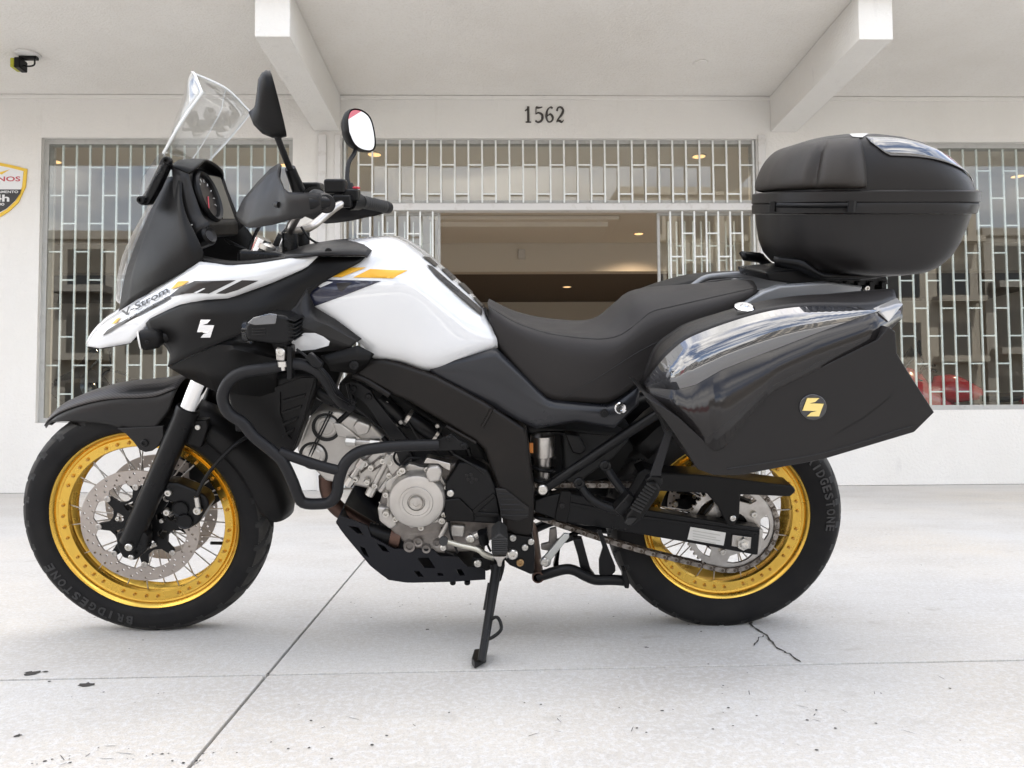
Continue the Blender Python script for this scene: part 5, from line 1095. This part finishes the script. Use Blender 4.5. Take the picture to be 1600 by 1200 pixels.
tube('stand_hook', [a_, a_ + V((.022, -.004, .012)), a_.lerp(b_, .35) + V((.034, -.005, 0)), a_.lerp(b_, .75) + V((.018, -.004, -.002)), b_], .0042, 'black', ss, 8)
plate('stand_clevis', cJ.L([(468, 520), (560, 520), (552, 560), (535, 620), (480, 620), (478, 570)], -.19), -.205, -.165, 'black', ss, bevel=.004)
tube('stand_spring', [cJ(470, 640, -.20), cJ(442, 800, -.23)], .006, 'black', ss, 8)
cs_ = tube('centre_stand', [cJ(752, 605, -.15), cJ(800, 590, -.155), cJ(900, 562, -.16), cJ(960, 565, -.16), cJ(1030, 600, -.165), cJ(1090, 622, -.165), cJ(1180, 622, -.165), cJ(1272, 628, -.165)], .0135, 'black', bike, 12, mirror=True)[0]
plate('stand_arm', cJ.L([(880, 395), (840, 545), (875, 560), (870, 400), (960, 360), (990, 365), (960, 380), (920, 395)], -.12), -.125, -.105, 'black', cs_, bevel=.003)
plate('stand_arm', cJ.L([(955, 380), (1010, 375), (1060, 560), (1090, 600), (1010, 600), (985, 480)], -.14), -.148, -.125, 'black', cs_, bevel=.004)
plate('stand_tang', cJ.L([(1095, 325), (1120, 320), (1150, 400), (1205, 540), (1205, 570), (1180, 592), (1110, 590), (1108, 500), (1130, 430)], -.16), -.168, -.155, 'black', cs_, bevel=.004)
plate('stand_foot_plate', cJ.L([(1240, 560), (1265, 555), (1285, 620), (1280, 660), (1255, 658)], -.17), -.185, -.15, 'black', cs_, bevel=.003)
lathe('stand_pivot_tube', [(-.165, .012), (-.165, .0155), (.165, .0155), (.165, .012)], 'exhaust', cs_, (cJ(752, 605, -.16).x, 0, cJ(752, 605, -.16).z), (0, 1, 0), 20)
lv = plate('brake_linkage', cJ.L([(765, 500), (790, 478), (880, 372), (905, 345), (935, 350), (935, 370), (830, 500), (825, 530), (800, 545), (768, 535)], -.135), -.142, -.132, mat('linkage_alloy', (.56, .57, .55), .4, .7), bike, bevel=.003)
bolt('linkage_bolt', cJ(790, 512, -.1425), .012, .010, 'bolt', lv)
plate('linkage_plate', cJ.L([(820, 320), (860, 310), (865, 400), (830, 450), (770, 440), (770, 410), (815, 400)], -.11), -.118, -.105, 'aludark', bike, bevel=.003)
# silencer on the far side
tube('silencer', [V((.42, .20, .50)), V((.70, .225, .60)), V((.98, .24, .71))], .052, 'black', bike, 20)

# ---- luggage
def pannier():
    p0 = cG.L([(80, 560, -.28), (140, 402, -.28), (230, 322, -.28), (350, 260, -.28), (700, 167, -.28), (1000, 132, -.28), (1250, 110, -.28), (1312, 116, -.285)])
    p1 = cG.L([(84, 575, -.33), (150, 492, -.385), (212, 422, -.405), (330, 337, -.415), (640, 230, -.422), (900, 190, -.422), (1220, 192, -.415), (1345, 152, -.37)])
    p2 = cG.L([(97, 592, -.38), (250, 606, -.458), (345, 580, -.465), (470, 507, -.466), (700, 417, -.466), (950, 322, -.464), (1225, 222, -.452), (1375, 180, -.39)])
    p3 = cG.L([(112, 660, -.40), (258, 752, -.474), (430, 912, -.4875), (480, 896, -.4875), (704, 632, -.4875), (768, 596, -.487), (1248, 362, -.48), (1372, 252, -.42)])
    rows = [resample(catmull(r, 60), 49) if i < 2 else resample(r, 49) for i, r in enumerate((p0, p1, p2, p3))]
    top = skin('pannier_top', [rows[0], [a.lerp(b, .5) + V((0, 0, .012)) for a, b in zip(rows[0], rows[1])], rows[1]], 'case', None, 49, 3, spline=False, ang=60)
    lidm = skin('lid_lens', [rows[1], rows[2]], 'smoke', None, 49, 1, spline=False, ang=40)
    lowr = skin('lid_gloss', [rows[2], rows[3]], 'lidgloss', None, 49, 1, spline=False, ang=40)
    body_o = [(92, 642), (180, 690), (262, 748), (350, 830), (425, 902), (440, 909), (478, 892), (590, 755), (704, 626), (768, 590), (1000, 476), (1247, 356), (1305, 290), (1338, 315), (1345, 420), (1400, 512), (1532, 716), (1432, 815), (980, 950), (560, 1030), (430, 1030), (350, 1000), (290, 905), (205, 780), (110, 662)]
    body = plate('pannier', cG.L(body_o, -.483), -.486, -.27, 'case', None, bevel=.009, seg=3)
    shell = plate('inner_shell', [V((p.x, 0, p.z)) for p in rows[0]] + cG.L([(1340, 330), (1400, 520), (1500, 690), (980, 920), (450, 1000), (330, 950)], -.30), -.285, -.255, 'case', body, bevel=.008)
    trim_ = tube('edge_trim', rows[0], .0032, 'void', body, 6, spline=False); t2_ = tube('edge_trim', rows[1], .0016, 'void', body, 5, spline=False)
    return body, top, lidm, lowr, shell, trim_, t2_
body, top, lidm, lowr, shell, trim_, t2_ = pannier()
body.parent = bike
for o in (top, lidm, lowr): o.parent = body
bt = bvh(body)
bc = cG.px(928, 691)
ring_ = plate('badge_disc', [cG(928 + 70 * math.cos(2 * math.pi * i / 40), 691 + 66 * math.sin(2 * math.pi * i / 40), -.487) for i in range(40)], -.490, -.480, 'gloss', body, bevel=.003)
emblem2(bc[0], bc[1], 17, 15, bvh(ring_), 'goldflat', ring_, .0016)
bolt('pannier_lock', cG(585, 200, -.385), .021, .007, 'chrome', body, (0, -.35, .93))
tube('body_crease', [cG(500, 1000, -.4865), cG(980, 920, -.4865), cG(1425, 785, -.4865)], .0015, 'case', body, 5)
plate('luggage_strap', cG.L([(150, 712), (200, 705), (232, 790), (225, 815), (170, 1000), (165, 1030), (110, 1030), (120, 1000), (185, 820), (165, 770)], -.44), -.447, -.441, 'bar', body, bevel=.001)
plate('strap_buckle', cG.L([(95, 660), (120, 655), (170, 700), (200, 705), (228, 800), (190, 812), (150, 730)], -.45), -.458, -.43, 'plastic', body, bevel=.004)
# far pannier: mirrored build
def mirror_tree(o, parent):
    me = o.data.copy()
    for v in me.vertices: v.co.y = -v.co.y
    me.flip_normals(); c = bpy.data.objects.new(o.name.split('.')[0], me); link(c, parent)
    for md in o.modifiers:
        q_ = c.modifiers.new(md.name, md.type)
        for p_ in ('thickness', 'offset', 'width', 'segments', 'limit_method', 'angle_limit', 'harden_normals'):
            if hasattr(md, p_): setattr(q_, p_, getattr(md, p_))
    return c
fb = mirror_tree(body, bike)
for o in (top, lidm, lowr, shell, trim_, t2_): mirror_tree(o, fb)
for o in fb.children:
    if o.name.startswith('pannier_top'): o.data.materials[0] = Mt['plastic']
tube('grab_rail', cF.L([(1150, 262), (1200, 228), (1260, 190), (1340, 178), (1440, 172), (1500, 182), (1570, 205)], .13), .009, 'railgrey', bike, 10)
# rack and top case
rack = plate('luggage_rack', cP.L([(1142, 490), (1152, 476), (1190, 455), (1215, 446), (1290, 440), (1345, 446), (1340, 458), (1260, 470), (1215, 470), (1165, 488)], -.14), -.155, -.12, 'railgrey', bike, bevel=.006, mirror=True)[0]
plate('rack_plate', cP.L([(1195, 425), (1260, 420), (1385, 432), (1388, 445), (1255, 446), (1200, 438)], -.11), -.115, .115, 'black', rack, bevel=.005)
for k in range(6): x = 1282 + 19 * k; plate('rack_rib', cP.L([(x, 440), (x + 8, 440), (x + 8, 456), (x, 458)], -.125), -.127, .10, 'black', rack, bevel=.002)
for x in (1318, 1352): bolt('rack_bolt', cP(x, 450, -.128), .007, .012, 'bolt', rack)
skin('case_base', [cH.L([(240, 772, -.13), (400, 786, -.15), (440, 822, -.16), (505, 868, -.17), (740, 872, -.17), (980, 836, -.17)]), cH.L([(250, 815, -.12), (380, 838, -.14), (430, 865, -.15), (500, 884, -.16), (740, 884, -.16), (960, 850, -.16)])], 'black', rack, 24, 1, spline=False, thick=.012, mirror=True)
def sup(t, e): return math.copysign(abs(t) ** (2 / e), t)
def lid_pt(lv, z, g, th=0.):
    for A_, B_ in zip(lv, lv[1:]):
        if A_[0] <= z <= B_[0] + 1e-6:
            t = (z - A_[0]) / (B_[0] - A_[0]); u0, u1, hv, e = [A_[j] + (B_[j] - A_[j]) * t for j in range(1, 5)]
            uc, hu = (u0 + u1) / 2, (u1 - u0) / 2; ee = 2.5 if math.cos(g) < 0 else e
            return V((uc + (hu + th) * sup(math.cos(g), ee), (hv + th) * sup(math.sin(g), ee if math.cos(g) < 0 else e), z))
def case_loft(name, levels, m, parent, n=64, close=(True, True)):
    vs = []; fs = []
    for (z, u0, u1, hv, e) in levels:
        uc, hu = (u0 + u1) / 2, (u1 - u0) / 2
        for i in range(n):
            g = 2 * math.pi * i / n; ee = 2.5 if math.cos(g) < 0 else e; vs.append((uc + hu * sup(math.cos(g), ee), hv * sup(math.sin(g), ee), z))
    L = len(levels)
    for l in range(L - 1):
        for i in range(n): fs.append((l * n + i, l * n + (i + 1) % n, (l + 1) * n + (i + 1) % n, (l + 1) * n + i))
    if close[0]: fs.append(list(range(n - 1, -1, -1)))
    if close[1]: fs.append(list(range((L - 1) * n, L * n)))
    return make(name, vs, fs, m, parent, ang=40)
base_l = [(.985, 0.9680, 1.16, .175, 3.8), (.992, 0.9230, 1.205, .200, 3.9), (1.0050, 0.8950, 1.2310, 0.2120, 4.0), (1.0300, 0.8700, 1.2580, 0.2185, 4.1), (1.0600, 0.8560, 1.2760, 0.2205, 4.1), (1.1000, 0.8460, 1.2900, 0.2202, 4.1), (1.1280, 0.8420, 1.2960, 0.2227, 4.1)]
case = case_loft('top_case', base_l, 'case', bike)
case_loft('case_band', [(1.1285, 0.8370, 1.3030, 0.2270, 4.1), (1.1310, 0.8330, 1.3070, 0.2296, 4.1), (1.1500, 0.8310, 1.3090, 0.2305, 4.1), (1.1530, 0.8340, 1.3060, 0.2288, 4.1), (1.1560, 0.8300, 1.3100, 0.2313, 4.1), (1.1780, 0.8300, 1.3090, 0.2305, 4.1), (1.1810, 0.8350, 1.3040, 0.2270, 4.1)], 'case', case)
LID = [(1.1812, 0.8570, 1.2980, 0.2227, 4.1), (1.1995, 0.8610, 1.2880, 0.2210, 4.1), (1.2234, 0.8680, 1.2680, 0.2167, 4.0), (1.2472, 0.8780, 1.2400, 0.2098, 3.9), (1.2711, 0.8900, 1.2080, 0.1995, 3.8), (1.2902, 0.9060, 1.1710, 0.1840, 3.7), (1.3026, 0.9280, 1.1310, 0.1634, 3.5), (1.3111, 0.9560, 1.0860, 0.1290, 3.3), (1.3150, 0.9860, 1.0460, 0.0860, 3.1)]
lid = case_loft('case_lid', LID, 'case', case)
ltree = bvh(lid)
for sg in (-1, 1):
    rws = []
    for j in range(7):
        rws.append([])
        for i in range(25):
            q_ = i / 24; zt = 1.3 - .112 * q_ ** 2.2; zb = 1.258 - .066 * q_ ** 1.6 - (0 if q_ > .08 else -.03 * (1 - q_ / .08)); rws[-1].append(lid_pt(LID, zb + (zt - zb) * j / 6, sg * R_(98 - 78 * q_), .0035))
    skin('lid_reflector', rws, 'smoke', lid, 25, 1, spline=False, thick=.002, ang=60)
# backrest pad on the lid's front
pr = []
for z, k in ((1.186, 0), (1.192, .9), (1.215, 1.15), (1.245, 1.2), (1.27, 1.05), (1.288, .75), (1.298, 0)):
    row = []
    for i in range(29):
        g = math.pi - R_(74) + R_(148) * i / 28; edge_ = min(1, min(i, 28 - i) / 1.5); th = .019 * k * edge_
        if i in (6, 22): th *= .3
        row.append(lid_pt(LID, max(z, 1.1815), g, th + .0015))
    pr.append(row)
skin('backrest_pad', pr, 'pad', case, 57, 3, spline=True, thick=.003, ang=60)
lt = tube('case_latch', [V((.842, -.10, 1.15)), V((.886, -.185, 1.148)), V((.955, -.233, 1.148))], .006, 'black', case, 10)
for p in (V((.96, -.234, 1.145)), V((.838, -.08, 1.146))): lathe('latch_knob', [(-.012, 0), (-.012, .010), (.012, .010), (.012, 0)], 'black', lt, p, (0, 0, 1), 12)
for x0, y0, x1, y1 in ((1050, 822, 1190, 740), (1190, 740, 1300, 655), (1285, 662, 1320, 640)):
    sticker('scratch', cG.X([(x0, y0), (x1, y1), (x1 + 2, y1 + 4), (x0 + 2, y0 + 2)]), bt, 'plastic2', body, .0012, 0)
sticker('corner_lens', cG.X([(1228, 206), (1345, 153), (1372, 182), (1300, 268)]), bvh(lidm, lowr), 'clearlens', body, .0035, 5)
sticker('lid_badge', cH.X([(650, 108), (755, 106), (720, 126), (668, 122)]), ltree, 'paper', lid, .003, 6)

# ================================================================== motorcycles inside the showroom
def show_bike(label, loc, rz, body_m, lean=8):
    r = empty('showroom_motorcycle', loc, (0, 0, rz)); tag(r, label, 'motorcycle', 'motorcycles parked inside the showroom')
    t = M.Rotation(R_(lean), 4, 'X')
    def T(p): return t @ V(p)
    for x, rr in ((-.7, .31), (.7, .31)):
        wv = lathe('wheel', [(-.02, .05), (-.03, .05), (-.02, rr - .09), (-.05, rr - .07), (-.055, rr - .03), (-.03, rr), (.03, rr), (.055, rr - .03), (.05, rr - .07), (.02, rr - .09), (.03, .05), (.02, .05)], 'rubber', r, T((x, 0, rr)), T((0, 1, 0)), 32)
        lathe('disc', [(-.06, .06), (-.06, .14), (-.055, .14)], 'disc', wv, T((x, 0, rr)), T((0, 1, 0)), 28)
    def sk_(name, rows, m, **k): return skin(name, [[T(p) for p in rw_] for rw_ in rows], m, r, 16, 3, both=False, thick=.006, **k)
    def full(rows): return rows + [[(x, -y, z) for x, y, z in q_] for q_ in reversed(rows[:-1])]
    sk_('tank', full([[(-.3, -.12, .72), (-.1, -.16, .74), (.12, -.10, .76)], [(-.34, -.16, .85), (-.1, -.18, .86), (.14, -.12, .80)], [(-.3, -.08, .98), (-.1, -.1, .98), (.14, -.06, .84)], [(-.3, 0, 1.0), (-.1, 0, 1.0), (.14, 0, .85)]]), body_m)
    sk_('seat', full([[(.1, -.12, .74), (.4, -.14, .74), (.85, -.09, .88)], [(.1, -.13, .80), (.4, -.14, .79), (.9, -.08, .94)], [(.1, 0, .83), (.4, 0, .81), (.92, 0, .97)]]), 'seat')
    sk_('fairing', full([[(-.55, -.12, .42), (-.3, -.2, .45), (0, -.2, .42)], [(-.78, -.12, .78), (-.45, -.22, .74), (-.1, -.2, .68)], [(-.86, -.08, .90), (-.6, -.2, .95), (-.3, -.17, .85)], [(-.72, 0, 1.05), (-.55, 0, 1.10), (-.4, 0, 1.02)]]), body_m)
    sk_('windscreen', full([[(-.62, -.14, 1.02), (-.45, -.16, 1.22)], [(-.68, 0, 1.05), (-.5, 0, 1.32)]]), 'gloss')
    sk_('tail', full([[(.45, -.13, .70), (.95, -.07, .86)], [(.45, -.15, .76), (1.0, -.06, .92)], [(.45, 0, .78), (1.02, 0, .94)]]), body_m)
    tube('fork', [T((-.7, -.1, .31)), T((-.42, -.1, .98))], .028, 'black', r, spline=False); tube('fork', [T((-.7, .1, .31)), T((-.42, .1, .98))], .028, 'black', r, spline=False)
    tube('handlebar', [T((-.28, -.36, 1.08)), T((-.38, -.18, 1.1)), T((-.42, 0, 1.04)), T((-.38, .18, 1.1)), T((-.28, .36, 1.08))], .014, 'black', r)
    for s in (-1, 1):
        mo = tube('mirror_stem', [T((-.38, s * .22, 1.1)), T((-.42, s * .30, 1.28))], .008, 'black', r, spline=False)
        lathe('mirror_head', [(-.02, .02), (-.01, .055), (.01, .06), (.015, .0)], 'black', mo, T((-.42, s * .34, 1.31)), (1, 0, 0), 20)
    plate('engine', [(-.3, .35), (.15, .3), (.28, .5), (.1, .7), (-.25, .68)], -.16, .16, 'aludark', r, bevel=.03)
    tube('exhaust', [T((-.3, -.1, .4)), T((0, -.12, .26)), T((.4, -.18, .34)), T((.9, -.22, .5))], .045, 'steel', r)
    lathe('headlamp', [(-.02, 0), (-.015, .07), (.03, .09)], 'lens', r, T((-.8, 0, .92)), (1, 0, 0), 24)
    return r
def inside(a, b): p = BL @ V((a, b, .007)); return p
show_bike('red motorcycle inside the showroom behind the right window grille', inside(4.75, 1.45), R_(-28), 'red')
show_bike('black motorcycle inside the showroom, leftmost behind the left window grille', inside(-3.7, 1.5), R_(38), 'gloss')
show_bike('dark motorcycle inside the showroom behind the left grille, nearer the entrance', inside(-2.65, 1.7), R_(38), 'gloss')
